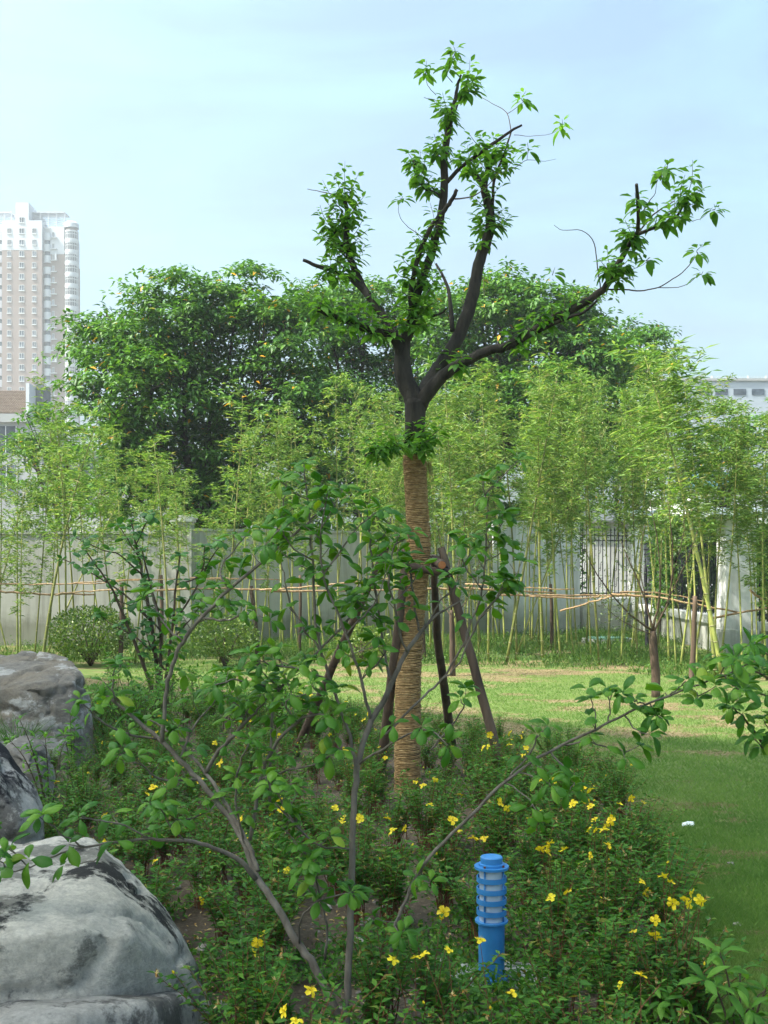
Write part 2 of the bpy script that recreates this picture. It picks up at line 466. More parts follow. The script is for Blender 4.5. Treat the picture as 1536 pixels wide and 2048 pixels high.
def rockmat(name, base, pale, dark, pale_lo, dark_lo, brown=None, seed=0.0):
    m, nt, out = mat(name)
    t = nt.nodes.new('ShaderNodeTexCoord')
    mpn = nt.nodes.new('ShaderNodeMapping')
    mpn.inputs['Location'].default_value = (seed, seed * 0.7, seed * 1.3)
    mpn.inputs['Scale'].default_value = (1.25, 1.25, 1.5)
    nt.links.new(t.outputs['Object'], mpn.inputs['Vector'])
    v = mpn.outputs['Vector']
    c = ramp(nt, [(0.3, tuple(x * 0.75 for x in base)), (0.7, tuple(x * 1.3 for x in base))], noise(nt, 9, 10, 0.7, v))
    if brown:
        c = mixc(nt, ramp(nt, [(0.45, (0, 0, 0)), (0.62, (0.9, 0.9, 0.9))], noise(nt, 1.7, 5, 0.6, v)), c, brown)
    # weathered pale crust with ragged edges
    fp = noise(nt, 1.9, 14, 0.72, v, 0.12)
    cp_ = ramp(nt, [(0.25, tuple(x * 0.72 for x in pale)), (0.75, tuple(x * 1.15 for x in pale))], noise(nt, 14, 8, 0.7, v))
    c = mixc(nt, ramp(nt, [(pale_lo, (0, 0, 0)), (pale_lo + 0.05, (1, 1, 1))], fp), c, cp_)
    # nearly black stains
    mp2 = nt.nodes.new('ShaderNodeMapping')
    mp2.inputs['Location'].default_value = (seed + 5, seed, -seed)
    nt.links.new(t.outputs['Object'], mp2.inputs['Vector'])
    fd = noise(nt, 1.5, 14, 0.70, mp2.outputs['Vector'], 0.15)
    c = mixc(nt, ramp(nt, [(dark_lo, (0, 0, 0)), (dark_lo + 0.04, (1, 1, 1))], fd), c, dark)
    c = mixc(nt, 0.35, c, ramp(nt, [(0.34, (0.30, 0.29, 0.28)), (0.58, (1, 1, 1))], noise(nt, 48, 8, 0.8, v)), 'MULTIPLY')
    c = mixc(nt, 0.5, c, ramp(nt, [(0.36, (0.5, 0.49, 0.47)), (0.5, (1, 1, 1)), (0.66, (1.25, 1.22, 1.18))], noise(nt, 6.5, 12, 0.8, v)), 'MULTIPLY')
    b = N(nt, 'ShaderNodeBsdfPrincipled', Roughness=0.9)
    b.inputs['Specular IOR Level'].default_value = 0.2
    nt.links.new(c, b.inputs['Base Color'])
    h = noise(nt, 11, 14, 0.78, v)
    nt.links.new(bump(nt, h, 1.0, 0.05), b.inputs['Normal'])
    nt.links.new(b.outputs['BSDF'], out.inputs['Surface'])
    return m

# ------------------------------------------------------------------ setting: ground, lawn, bed
def sheet(name, x0, x1, y0, y1, step, zf, m, attr=None):
    xs = np.arange(x0, x1 + step / 2, step)
    ys = np.arange(y0, y1 + step / 2, step)
    X, Y = np.meshgrid(xs, ys)
    P = np.stack([X.ravel(), Y.ravel(), np.zeros(X.size)], 1)
    P[:, 2] = zf(P)
    nx, ny = len(xs), len(ys)
    i = np.arange((nx - 1) * (ny - 1))
    a = (i // (nx - 1)) * nx + i % (nx - 1)
    T = np.concatenate([np.stack([a, a + 1, a + 1 + nx], 1), np.stack([a, a + 1 + nx, a + nx], 1)])
    me = np_mesh(name, P, T, m, attr(P) if attr else None, True)
    return link(name, me)

def dryness(P):
    """bare, straw-coloured streaks in the lawn"""
    q = np.stack([P[:, 0] * 0.75 + P[:, 1] * 0.2, P[:, 1] * 1.35, np.zeros(len(P))], 1)
    a = fbm(q * 2.0 + 3.1, 5, 0.62)
    b = fbm(q * 0.35 + 9.7, 3)
    far = np.clip((P[:, 1] - 9) / 9, 0, 1) * 0.025
    return np.clip((a + 0.45 * (b - 0.5) - 0.52 + far) / 0.15, 0, 1)

m, nt, out = mat('lawn_ground')
a = N(nt, 'ShaderNodeAttribute', attribute_name='tint')
v = coords(nt)
gcol = ramp(nt, [(0.3, (0.115, 0.18, 0.05)), (0.55, (0.155, 0.215, 0.065)), (0.8, (0.205, 0.245, 0.09))], noise(nt, 3.2, 8, 0.7, v))
dcol = ramp(nt, [(0.3, (0.21, 0.165, 0.085)), (0.7, (0.32, 0.255, 0.145))], noise(nt, 16, 8, 0.75, v))
c = mixc(nt, a.outputs['Fac'], gcol, dcol)
c = mixc(nt, 0.5, c, ramp(nt, [(0.3, (0.55, 0.55, 0.55)), (0.65, (1, 1, 1))], noise(nt, 70, 4, 0.8, v)), 'MULTIPLY')
b = N(nt, 'ShaderNodeBsdfPrincipled', Roughness=0.95)
b.inputs['Specular IOR Level'].default_value = 0.1
nt.links.new(c, b.inputs['Base Color'])
nt.links.new(bump(nt, noise(nt, 60, 6, 0.8, v), 0.7, 0.03), b.inputs['Normal'])
nt.links.new(b.outputs['BSDF'], out.inputs['Surface'])
M['lawn'] = m
m, nt, out = mat('bed_soil')
v = coords(nt)
c = ramp(nt, [(0.28, (0.09, 0.068, 0.05)), (0.5, (0.17, 0.135, 0.10)), (0.75, (0.29, 0.24, 0.185))], noise(nt, 2.6, 10, 0.7, v))
vo = N(nt, 'ShaderNodeTexVoronoi', Scale=42.0)
nt.links.new(v, vo.inputs['Vector'])
c = mixc(nt, 0.55, c, ramp(nt, [(0.0, (1.25, 1.2, 1.1)), (0.5, (0.5, 0.48, 0.45))], vo.outputs['Distance']), 'MULTIPLY')
b = N(nt, 'ShaderNodeBsdfPrincipled', Roughness=0.95)
b.inputs['Specular IOR Level'].default_value = 0.1
nt.links.new(c, b.inputs['Base Color'])
nt.links.new(bump(nt, noise(nt, 38, 8, 0.75, v), 0.9, 0.03), b.inputs['Normal'])
nt.links.new(b.outputs['BSDF'], out.inputs['Surface'])
M['soil'] = m
M['ground'] = surf('far_ground', [(0.3, (0.10, 0.10, 0.06)), (0.7, (0.19, 0.18, 0.12))], 0.3, 6, 0.95, 0.2, 0.02)

g = MB()
g.add([(-1500, -300, -0.03), (1500, -300, -0.03), (1500, 2500, -0.03), (-1500, 2500, -0.03)], [(0, 1, 2, 3)])
tag(g.build('ground', M['ground']), kind='structure')
lawn = sheet('lawn', -14, 14, 1, 34, 0.1, lambda P: 0.012 * (fbm(P * 0.6, 3) - 0.5), M['lawn'], dryness)
tag(lawn, kind='structure')

BED = [G(180, 1440), G(330, 1425), G(560, 1432), G(700, 1440), G(860, 1470), G(1000, 1490), G(1110, 1530), G(1230, 1590), G(1300, 1680),
       G(1370, 1800), G(1395, 1900), G(1370, 2048), G(1250, 2500), G(-200, 2500), Vector((-4.5, 4, 0)), Vector((-5.0, 9, 0))]
def in_poly(x, y, poly=BED):
    c = False
    j = len(poly) - 1
    for i in range(len(poly)):
        xi, yi, xj, yj = poly[i].x, poly[i].y, poly[j].x, poly[j].y
        if (yi > y) != (yj > y) and x < (xj - xi) * (y - yi) / (yj - yi) + xi: c = not c
        j = i
    return c
def edge_dist(P):
    """signed distance to the edge of the bed, positive inside"""
    x, y = P[:, 0], P[:, 1]
    best = np.full(len(P), 1e9)
    inside = np.zeros(len(P), bool)
    n = len(BED)
    for i in range(n):
        a_, b_ = BED[i - 1], BED[i]
        dx, dy = b_.x - a_.x, b_.y - a_.y
        t = np.clip(((x - a_.x) * dx + (y - a_.y) * dy) / (dx * dx + dy * dy), 0, 1)
        best = np.minimum(best, np.hypot(x - a_.x - t * dx, y - a_.y - t * dy))
        cr = (a_.y > y) != (b_.y > y)
        with np.errstate(divide='ignore', invalid='ignore'):
            xi = dx * (y - a_.y) / (dy if abs(dy) > 1e-9 else 1e-9) + a_.x
        inside ^= cr & (x < xi)
    return np.where(inside, best, -best)
def bed_z(P):
    e = edge_dist(P) + 0.25 * (fbm(P * 2.2, 3) - 0.5)
    return np.where(e > 0, 0.012 + 0.03 * np.clip(e / 0.3, 0, 1) + 0.045 * (fbm(P * 3.0, 5, 0.6) - 0.45), -0.05)
bed = sheet('flower_bed', -5.4, 3.4, 1.6, 14.2, 0.06, bed_z, M['soil'])
tag(bed, kind='structure')
def bz(x, y):
    return float(bed_z(np.array([[x, y, 0.0]]))[0])

# ------------------------------------------------------------------ the building behind the camera, whose shade lies over the bed
nrm = Vector((0.62, 0.78, 0)).normalized()
along = Vector((nrm.y, -nrm.x, 0))
face_c = nrm * (-20.0)
bang = math.atan2(along.y, along.x)
bld = empty('office_building', face_c - nrm * 6, 'tall pale office building whose shade covers the flower bed', 'building')
bld.rotation_euler.z = bang
w = MB()
w.span(-46, -15, -6, 6, -0.02, 46.2)
w.build('wall', M['white_render'], bld)
w = MB()
w.span(-46.2, -14.8, -6.2, 6.2, 46.203, 47.0)
w.build('parapet', M['white_render'], bld)
M['glass'] = surf('dark_window_glass', [(0.3, (0.10, 0.13, 0.16)), (0.7, (0.16, 0.20, 0.24))], 0.8, 2, 0.12, 0, spec=0.6)
w = MB()
w.span(-0.8, 0.8, 0, 0.05, -0.8, 0.8, 0)
wme = w.mesh('window', M['glass'])
for fl in range(14):
    for k in range(8):
        o = link('window', wme, bld)
        o.location = (-43.6 + k * 3.7, 6.003, 2.0 + fl * 3.1)

# ------------------------------------------------------------------ garden walls and fence
def wall_run(name, p0, p1, z1, th, m, label, cope=None, cat='wall'):
    p0, p1 = Vector((p0[0], p0[1], 0)), Vector((p1[0], p1[1], 0))
    mid = (p0 + p1) / 2
    L = (p1 - p0).length
    ang = math.atan2(p1.y - p0.y, p1.x - p0.x)
    r = empty(name, mid, label, cat)
    r.rotation_euler.z = ang
    b_ = MB()
    b_.span(-L / 2, L / 2, 0, th, -0.05, z1)
    b_.build('wall_panel', m, r)
    b_ = MB()
    b_.span(-L / 2, L / 2, -0.03, th + 0.03, z1 + 0.003, z1 + 0.06)
    b_.build('coping', cope or m, r)
    return r
def xw(px, d): return (px - 768) / F * d
wall_run('garden_wall', (xw(-420, 25), 25), (xw(352, 25), 25), 2.58, 0.2, M['render'], 'grey rendered garden wall behind the bamboo, left stretch up to the stepped pillar')
wall_run('garden_wall', (xw(384, 25.05), 25.1), (xw(985, 28.5), 28.5), 2.66, 0.2, M['render'], 'long shaded garden wall behind the wrapped tree, right of the stepped pillar')
wall_run('garden_wall', (xw(985, 28.5) + 0.01, 28.4), (xw(1160, 30), 30), 3.0, 0.2, M['white_render'], 'bluish white garden wall behind the bamboo, ending at the iron fence')
pr = empty('wall_pillar', (xw(368, 24.85), 24.95, 0), 'stepped grey pillar joining the two stretches of garden wall', 'pillar')
w = MB(); w.span(-0.17, 0.17, -0.1, 0.3, -0.05, 2.86); w.build('shaft', M['render'], pr)
w = MB(); w.span(-0.32, 0.2, -0.14, 0.34, 2.863, 2.93); w.span(-0.12, 0.24, -0.13, 0.33, 2.933, 3.02); w.build('cap', M['white_render'], pr)

def pier(x, y, wd, dp, z1, cap, label):
    r = empty('fence_pier', (x, y, 0), label, 'pier')
    b_ = MB(); b_.span(-wd / 2, wd / 2, -dp / 2, dp / 2, -0.05, z1); b_.build('shaft', M['white_render'], r)
    b_ = MB(); b_.span(-wd / 2 - 0.04, wd / 2 + 0.04, -dp / 2 - 0.04, dp / 2 + 0.04, -0.05, 0.55); b_.build('plinth_block', M['white_render'], r)
    b_ = MB()
    b_.span(-wd / 2 - cap, wd / 2 + cap, -dp / 2 - cap, dp / 2 + cap, z1 + 0.003, z1 + 0.11)
    b_.span(-wd / 2 - cap * .6, wd / 2 + cap * .6, -dp / 2 - cap * .6, dp / 2 + cap * .6, z1 + 0.113, z1 + 0.16)
    b_.build('cap', M['cap_stone'], r)
    b_ = MB(); b_.span(-wd / 2 - 0.06, -wd / 2 - 0.002, -dp / 2 - 0.06, -dp / 2 + 0.14, z1 - 0.62, z1 - 0.47); b_.build('block', M['white_render'], r)
    return r
PN = (7.05, 22.0)            # near pier
PFAR = (7.45, 31.2)          # corner pier
pier(PN[0] + 0.12, PN[1], 0.62, 0.6, 2.83, 0.33, 'near white fence pier with wide pale blue cap at the right edge')
pier(PFAR[0], PFAR[1], 0.72, 0.6, 3.28, 0.3, 'far white corner pier where the iron fence turns, half hidden by bamboo')

def iron_fence(p0, p1, z0, z1, label, scroll=True, plinth=True, step=0.15, thick=0.02):
    p0, p1 = Vector((p0[0], p0[1], 0)), Vector((p1[0], p1[1], 0))
    L = (p1 - p0).length
    r = empty('iron_fence', (p0 + p1) / 2, label, 'fence')
    r.rotation_euler.z = math.atan2(p1.y - p0.y, p1.x - p0.x)
    if plinth:
        b_ = MB(); b_.span(-L / 2, L / 2, -0.13, 0.13, -0.05, z0 - 0.18); b_.build('plinth', M['white_render'], r)
        b_ = MB(); b_.span(-L / 2, L / 2, -0.2, 0.2, z0 - 0.177, z0); b_.build('coping', M['white_render'], r)
    for zr in (z0 + 0.14, z1 - 0.22, z1 - 0.36):
        b_ = MB(); b_.span(-L / 2, L / 2, -0.012, 0.012, zr - 0.018, zr + 0.018); b_.build('rail', M['iron'], r)
    b_ = MB()
    b_.span(-thick / 2, thick / 2, -thick / 2, thick / 2, z0 + 0.002, z1 - 0.08)
    b_.add([(-0.02, -0.02, z1 - 0.08), (0.02, -0.02, z1 - 0.08), (0.02, 0.02, z1 - 0.08), (-0.02, 0.02, z1 - 0.08), (0, 0, z1 + 0.04)],
           [(0, 3, 2, 1), (0, 1, 4), (1, 2, 4), (2, 3, 4), (3, 0, 4)])
    me = b_.mesh('bar', M['iron'])
    n = max(2, int(L / step))
    for k in range(n):
        o = link('bar', me, r)
        o.location = (-L / 2 + (k + 0.5) * L / n, 0, 0)
    if scroll:
        s_ = MB()
        up_ = [Vector((0.055 - 0.055 * (1 - a_ / 9) * math.cos(a_) - .055 * 0, 0, 0.055 * math.sin(a_) * (1 - a_ / 9) + .08)) for a_ in np.linspace(0, 5.2, 12)]
        pts = up_[::-1] + [Vector((-p.x, 0, -p.z)) for p in up_]
        s_.tube(pts, 0.009, 4)
        sme = s_.mesh('scroll', M['iron'])
        for k in range(0, n - 1, 4):
            for zz in (z0 + 0.45, (z0 + z1) / 2 - 0.1, z1 - 0.6):
                o = link('scroll', sme, r)
                o.location = (-L / 2 + (k + 1.0) * L / n, 0, zz)
    return r
iron_fence((xw(1162, 30), 30.1), (PFAR[0] - 0.4, PFAR[1]), 0.95, 2.95, 'short black iron fence panel between the bluish wall and the far corner pier')
iron_fence((PFAR[0] - 0.02, PFAR[1] - 0.34), (PN[0] + 0.1, PN[1] + 0.34), 0.78, 2.55, 'black iron fence on a white plinth running between the two piers')
iron_fence((PN[0] + 0.5, PN[1] - 0.04), (PN[0] + 4.2, PN[1] - 0.8), 0.70, 2.55, 'black scrolled iron fence right of the near pier', thick=0.026)

# ------------------------------------------------------------------ far buildings
def K(d): return d / F
TD = 286.0
def zt(py, d): return EYE + (1140 - py) * d / F
M['pink_tile'] = surf('pink_facade', [(0.3, (0.1997, 0.1522, 0.138)), (0.7, (0.238, 0.187, 0.1748))], 0.08, 7, 0.85, 0, kind='Object')
M['tower_white'] = surf('white_facade', [(0.3, (0.44, 0.47, 0.52)), (0.7, (0.50, 0.53, 0.58))], 0.1, 5, 0.8, 0)
M['far_glass'] = surf('blue_grey_glass', [(0.35, (0.022, 0.034, 0.05)), (0.65, (0.085, 0.11, 0.145))], 0.9, 2, 0.4, 0, spec=0.15, jitter=0.5)
M['frame_white'] = surf('window_frame_white', [(0.3, (0.48, 0.50, 0.54)), (0.7, (0.55, 0.57, 0.6))], 1, 2, 0.6, 0)
tx = lambda px: xw(px, TD)
FH = 22.7 * K(TD)
tower = empty('apartment_tower', (tx(60), TD + 8, 0), 'tall pink and white apartment tower with rounded glass corner bay', 'tower')
TO = Vector((tx(60), TD + 8, 0))
def tl(px): return tx(px) - TO.x
ZB = zt(500, TD)
yf, yr = -8.0, -6.4          # front block face and recessed face
w = MB(); w.span(tl(4), tl(84), yf, 8, -0.5, ZB - 0.01); w.span(tl(84) + .01, tl(126), yr, 8, -0.5, zt(505, TD) - .01); w.span(tl(-90), tl(4) - .01, yr, 8, -0.5, ZB)
w.build('lower_wall', M['pink_tile'], tower)
w = MB(); w.span(tl(4), tl(84), yf - 0.05, 8, ZB, zt(441, TD)); w.span(tl(84) + .01, tl(125), yr - 0.05, 8, zt(505, TD), zt(449, TD))
w.span(tl(-90), tl(4) - .01, yr - 0.05, 8, ZB + 0.01, zt(445, TD))
w.build('upper_wall', M['tower_white'], tower)
w = MB(); w.span(tl(31), tl(57.5), yf - 0.03, 1, zt(441, TD) + .01, zt(405, TD)); w.build('stair_head', M['tower_white'], tower)
w = MB(); w.span(tl(17), tl(31) - .02, -4, 1, zt(441, TD) + .01, zt(420, TD)); w.span(tl(57.5) + .02, tl(72), -4, 1, zt(441, TD) + .01, zt(421, TD)); w.build('roof_room', M['tower_white'], tower)
for (a_, b_) in ((-40, 17), (57.8, 125)):
    lat = MB()
    y_ = -5.5
    lat.span(tl(a_), tl(b_), y_ - .15, y_ + 4, zt(419.5, TD), zt(417.5, TD))
    for k in range(6):
        zz = zt(423 + k * 3.7, TD)
        lat.span(tl(a_), tl(b_), y_ + .35, y_ + .55, zz - .1, zz + .1)
    for px in np.linspace(a_ + 1.2, b_ - 1.2, 5):
        lat.span(tl(px - 0.6), tl(px + 0.6), y_, y_ + .3, zt(447, TD), zt(419.6, TD))
    lat.build('roof_lattice', M['tower_white'], tower)
# windows: frame with two panes below
def win_mesh(wd, ht):
    f = MB()
    t = 0.085
    for x in (-wd / 2 + t / 2, 0, wd / 2 - t / 2): f.span(x - t / 2, x + t / 2, -0.12, 0.1, -ht / 2, ht / 2)
    for z in (-ht / 2 + t / 2, ht / 2 - t / 2): f.span(-wd / 2 + t, wd / 2 - t, -0.115, 0.1, z - t / 2, z + t / 2)
    f.span(-wd / 2 - .12, wd / 2 + .12, -0.22, 0.0, -ht / 2 - .16, -ht / 2 - .004)
    p_ = MB(); p_.span(-wd / 2 + t, wd / 2 - t, -0.05, 0.05, -ht / 2 + t, ht / 2 - t)
    return f.mesh('window', M['frame_white']), p_.mesh('pane', M['far_glass'])
wm = {wpx: win_mesh(wpx * K(TD), 11 * K(TD)) for wpx in (8, 10, 4.5)}
def put_win(px, z, wpx, y):
    o = link('window', wm[wpx][0], tower)
    o.location = (tl(px), y, z)
    link('pane', wm[wpx][1], o)
z0 = zt(462, TD)
for k in range(20):
    z = z0 - k * FH
    off = 0.05 if k < 2 else 0
    put_win(18.5, z, 8, yf - off); put_win(43.5, z, 10, yf - off); put_win(68.5, z, 8, yf - off)
    put_win(103, z - .5, 4.5, yr - off)
    if k > 0:
        w = MB(); w.span(tl(98.5), tl(111), yr - .75, yr - 0.06, z + 1.55, z + 1.7); w.build('ledge', M['tower_white'], tower)
    if k in (2, 11):
        w = MB(); w.span(tl(107.5), tl(110.5), yr - .72, yr - 0.1, z - FH + 1.71, z - FH + 3.4 ); w.build('air_conditioner', M['tower_white'], tower)
put_win(43.5, zt(440 , TD), 10, yf - 0.03)
# curved balconies
bal, dark = MB(), None
def arc(cx, r, a0, a1, n, y0): return [(cx + r * math.sin(t), y0 - r * math.cos(t)) for t in np.linspace(a0, a1, n)]
def curved(mb, cx, r, y0, za, zb, a0, a1, n=10, mi=0, th=0.2):
    o_ = arc(cx, r, a0, a1, n, y0); i_ = arc(cx, r - th, a0, a1, n, y0)
    for k in range(n - 1):
        q = [o_[k], o_[k + 1], i_[k + 1], i_[k]]
        mb.add([(p[0], p[1], za) for p in q] + [(p[0], p[1], zb) for p in q], [(3, 2, 1, 0), (4, 5, 6, 7), (0, 1, 5, 4), (1, 2, 6, 5), (2, 3, 7, 6), (3, 0, 4, 7)], mi)
def mk(name, fn, m):
    b_ = MB(); fn(b_); return b_.mesh(name, m)
br = 8.2 * K(TD)
bal_me = mk('balcony', lambda q: curved(q, 0, br, 0, -1.5, 0.15, -1.45, 1.3), M['tower_white'])
ball_me = mk('balcony_lintel', lambda q: curved(q, 0, br, 0, 1.25, 1.5, -1.45, 1.3), M['tower_white'])
balg_me = mk('balcony_glass', lambda q: curved(q, 0, br - 0.25, 0, 0.15, 1.25, -1.45, 1.3), M['far_glass'])
for k in range(20):
    for bx in (91, -3):
        o = link('balcony', bal_me, tower); o.location = (tl(bx), yr + .35, z0 - k * FH - .3)
        link('balcony_lintel', ball_me, o)
        if k not in (0, 3, 11, 14) : link('balcony_glass', balg_me, o)
bayr = 13.4 * K(TD)
bay_me = mk('bay_band', lambda q: curved(q, 0, bayr + .12, 0, -1.5, -0.95, -1.5, 1.9, 16), M['tower_white'])
bayl_me = mk('bay_sill', lambda q: curved(q, 0, bayr + .05, 0, -0.93, -0.65, -1.5, 1.9, 16), M['frame_white'])
bayt_me = mk('bay_lintel', lambda q: curved(q, 0, bayr + .05, 0, 1.15, 1.49, -1.5, 1.9, 16), M['tower_white'])
bayg_me = mk('bay_glass', lambda q: curved(q, 0, bayr - .12, 0, -1.05, 1.15, -1.5, 1.9, 16), M['far_glass'])
def bay_bars(q):
    for t in np.linspace(-1.45, 1.85, 13):
        x, y = bayr * math.sin(t), -bayr * math.cos(t)
        q.box((x, y, 0.25), (0.12, 0.12, 1.8), 0, t)
    curved(q, 0, bayr, 0, 0.45, 0.58, -1.5, 1.9, 16, th=.1)
bayb_me = mk('bay_mullion', bay_bars, M['frame_white'])
for k in range(20):
    o = link('bay_band', bay_me, tower); o.location = (tl(137), yr + 1.2, z0 - k * FH - .8)
    link('bay_sill', bayl_me, o); link('bay_lintel', bayt_me, o); link('bay_glass', bayg_me, o); link('bay_mullion', bayb_me, o)
w = MB(); w.lathe([(0, 2.6), (bayr * .75, 2.4), (bayr + .1, 1.9), (bayr + .15, .7)], 24, 0, (tl(137), yr + 1.2, z0 + .8)); w.build('bay_roof', M['tower_white'], tower)
w = MB(); w.lathe([(bayr - .3, -0.3), (bayr - .3, z0 + 1.2)], 24, 0, (tl(137), yr + 1.2, 0)); w.build('bay_core', M['pink_tile'], tower)

# house with tiled roof
HD = 110.0
hx = lambda px: xw(px, HD)
M['roof_tile'] = surf('brown_roof_tile', [(0.3, (0.1445, 0.1045, 0.078)), (0.7, (0.2295, 0.1815, 0.144))], 3, 5, 0.85, 0.2, 0.01)
M['house_wall'] = surf('pale_house_wall', [(0.3, (0.25, 0.26, 0.27)), (0.7, (0.33, 0.34, 0.35))], 0.3, 6, 0.85, 0)
M['chimney'] = surf('slate_grey_render', [(0.3, (0.10, 0.11, 0.13)), (0.7, (0.15, 0.16, 0.18))], 1, 4, 0.8, 0)
ho = Vector((hx(0), HD + 4, 0))
house = empty('tiled_house', ho, 'low pale house with brown tiled roof in front of the tower', 'house')
w = MB(); w.span(hx(-160) - ho.x, hx(84) - ho.x, -3.9, 5, -0.05, zt(845, HD)); w.build('wall', M['house_wall'], house)
w = MB(); w.span(hx(-160) - ho.x, hx(56) - ho.x, -4.3, 3, zt(844.8, HD), zt(828, HD)); w.build('cornice', M['house_wall'], house)
rz0, rz1 = zt(828, HD) + .01, zt(771, HD)
w = MB()
ry0, ry1 = -4.2, -0.6
w.add([(hx(-160) - ho.x, ry0, rz0), (hx(53) - ho.x, ry0, rz0), (hx(53) - ho.x, ry1, rz1), (hx(-160) - ho.x, ry1, rz1), (hx(-160) - ho.x, 3, rz0), (hx(53) - ho.x, 3, rz0)],
      [(0, 1, 2, 3), (3, 2, 5, 4), (1, 5, 2), (0, 3, 4), (0, 4, 5, 1)])
w.build('roof', M['roof_tile'], house)
tl_ = MB()
sl = Vector((0, ry1 - ry0, rz1 - rz0)); nsl = Vector((0, -(rz1 - rz0), ry1 - ry0)).normalized()
ncol, nrow = 56, 16
for c_ in range(ncol):
    for r_ in range(nrow):
        x = hx(-150) + (hx(52) - hx(-150)) * (c_ + .5) / ncol - ho.x
        p0 = Vector((x, ry0, rz0)) + sl * (r_ / nrow) + nsl * .10
        p1 = Vector((x, ry0, rz0)) + sl * ((r_ + .8) / nrow) + nsl * .05
        tl_.tube([p0, p1], 0.075, 5)
o = tl_.build('roof_tiles', M['roof_tile'], house); o['kind'] = 'stuff'
w = MB(); w.span(hx(53.3) - ho.x, hx(60) - ho.x, -4.25, 3.0, zt(830, HD), zt(767, HD)); w.build('gable_parapet', M['tower_white'], house)
w = MB(); w.span(hx(57.5) - ho.x, hx(74) - ho.x, -2.2, 0.5, zt(845, HD), zt(763, HD)); w.build('chimney', M['chimney'], house)
for (a_, b_, t_, u_) in ((-30, 32, 852, 905), (-30, 34, 930, 985), (46, 70, 880, 930)):
    w = MB(); w.span(hx(a_) - ho.x, hx(b_) - ho.x, -3.96, -3.8, zt(u_, HD), zt(t_, HD)); f = w.build('window', M['far_glass'], house)
    w = MB()
    for q in np.linspace(a_, b_, 4): w.span(hx(q - .7) - ho.x, hx(q + .7) - ho.x, -4.02, -3.97, zt(u_, HD), zt(t_, HD))
    w.build('mullion', M['frame_white'], f)
# pale blocks glimpsed between the leaves
def block(name, x0, x1, py, d, m, label, rows=2, cols=5, wn_=(7, 10)):
    o_ = Vector(((xw(x0, d) + xw(x1, d)) / 2, d + 5, 0))
    r = empty(name, o_, label, 'building')
    b_ = MB(); b_.span(xw(x0, d) - o_.x, xw(x1, d) - o_.x, -5, 5, -0.05, zt(py, d)); b_.build('wall', m, r)
    b_ = MB(); b_.span(xw(x0, d) - o_.x - .2, xw(x1, d) - o_.x + .2, -5.2, 5.2, zt(py, d) + .003, zt(py - 5, d)); b_.build('parapet', M['house_wall'], r)
    return r, o_
blk, bo = block('office_block', 88, 420, 905, 95.0, M['house_wall'], 'pale grey block glimpsed between the leaves at left')
for k in range(6):
    for r_ in range(2):
        w = MB(); px = 110 + k * 50; w.span(xw(px, 95) - bo.x, xw(px + 26, 95) - bo.x, -5.06, -4.9, zt(945 + r_ * 60, 95), zt(920 + r_ * 60, 95)); w.build('window', M['far_glass'], blk)
M['blue_wall'] = surf('pale_blue_facade', [(0.3, (0.288, 0.336, 0.4056)), (0.7, (0.352, 0.4, 0.4602))], 0.2, 5, 0.85, 0)
blu, uo = block('flat_roofed_building', 1330, 1900, 762, 130.0, M['blue_wall'], 'long pale blue flat roofed building above the bamboo at right')
for k in range(10):
    px = 1394 + k * 36.5
    w = MB(); w.span(xw(px, 130) - uo.x, xw(px + 25, 130) - uo.x, -5.06, -4.9, zt(790, 130), zt(778, 130)); w.build('window', M['far_glass'], blu)
rl = MB()
for k in range(12):
    px = 1424 + k * 36
    w = MB(); w.span(xw(px - 1.8, 130) - uo.x, xw(px + 1.8, 130) - uo.x, -5.1, -4.9, zt(757, 130) + .003, zt(751.5, 130)); w.build('roof_post', M['frame_white'], blu)
for zz in (753, 755.2):
    rl.span(xw(1380, 130) - uo.x, xw(1890, 130) - uo.x, -5.03, -4.98, zt(zz + .3, 130), zt(zz - .1, 130))
rl.build('roof_rail', M['frame_white'], blu)
M['sky_blue'] = surf('blue_cladding', [(0.3, (0.10, 0.30, 0.46)), (0.7, (0.16, 0.38, 0.55))], 0.5, 4, 0.5, 0)
shd, so = block('white_shed', 1380, 1800, 985, 55.0, M['white_render'], 'white shed with a blue eaves band behind the right end of the bamboo')
w = MB(); w.span(xw(1372, 55) - so.x, xw(1810, 55) - so.x, -5.3, -5.01, zt(978, 55), zt(945, 55)); w.build('eaves_band', M['sky_blue'], shd)
M['brick'] = surf('red_clay', [(0.3, (0.30, 0.07, 0.035)), (0.7, (0.42, 0.12, 0.06))], 5, 5, 0.85, 0)

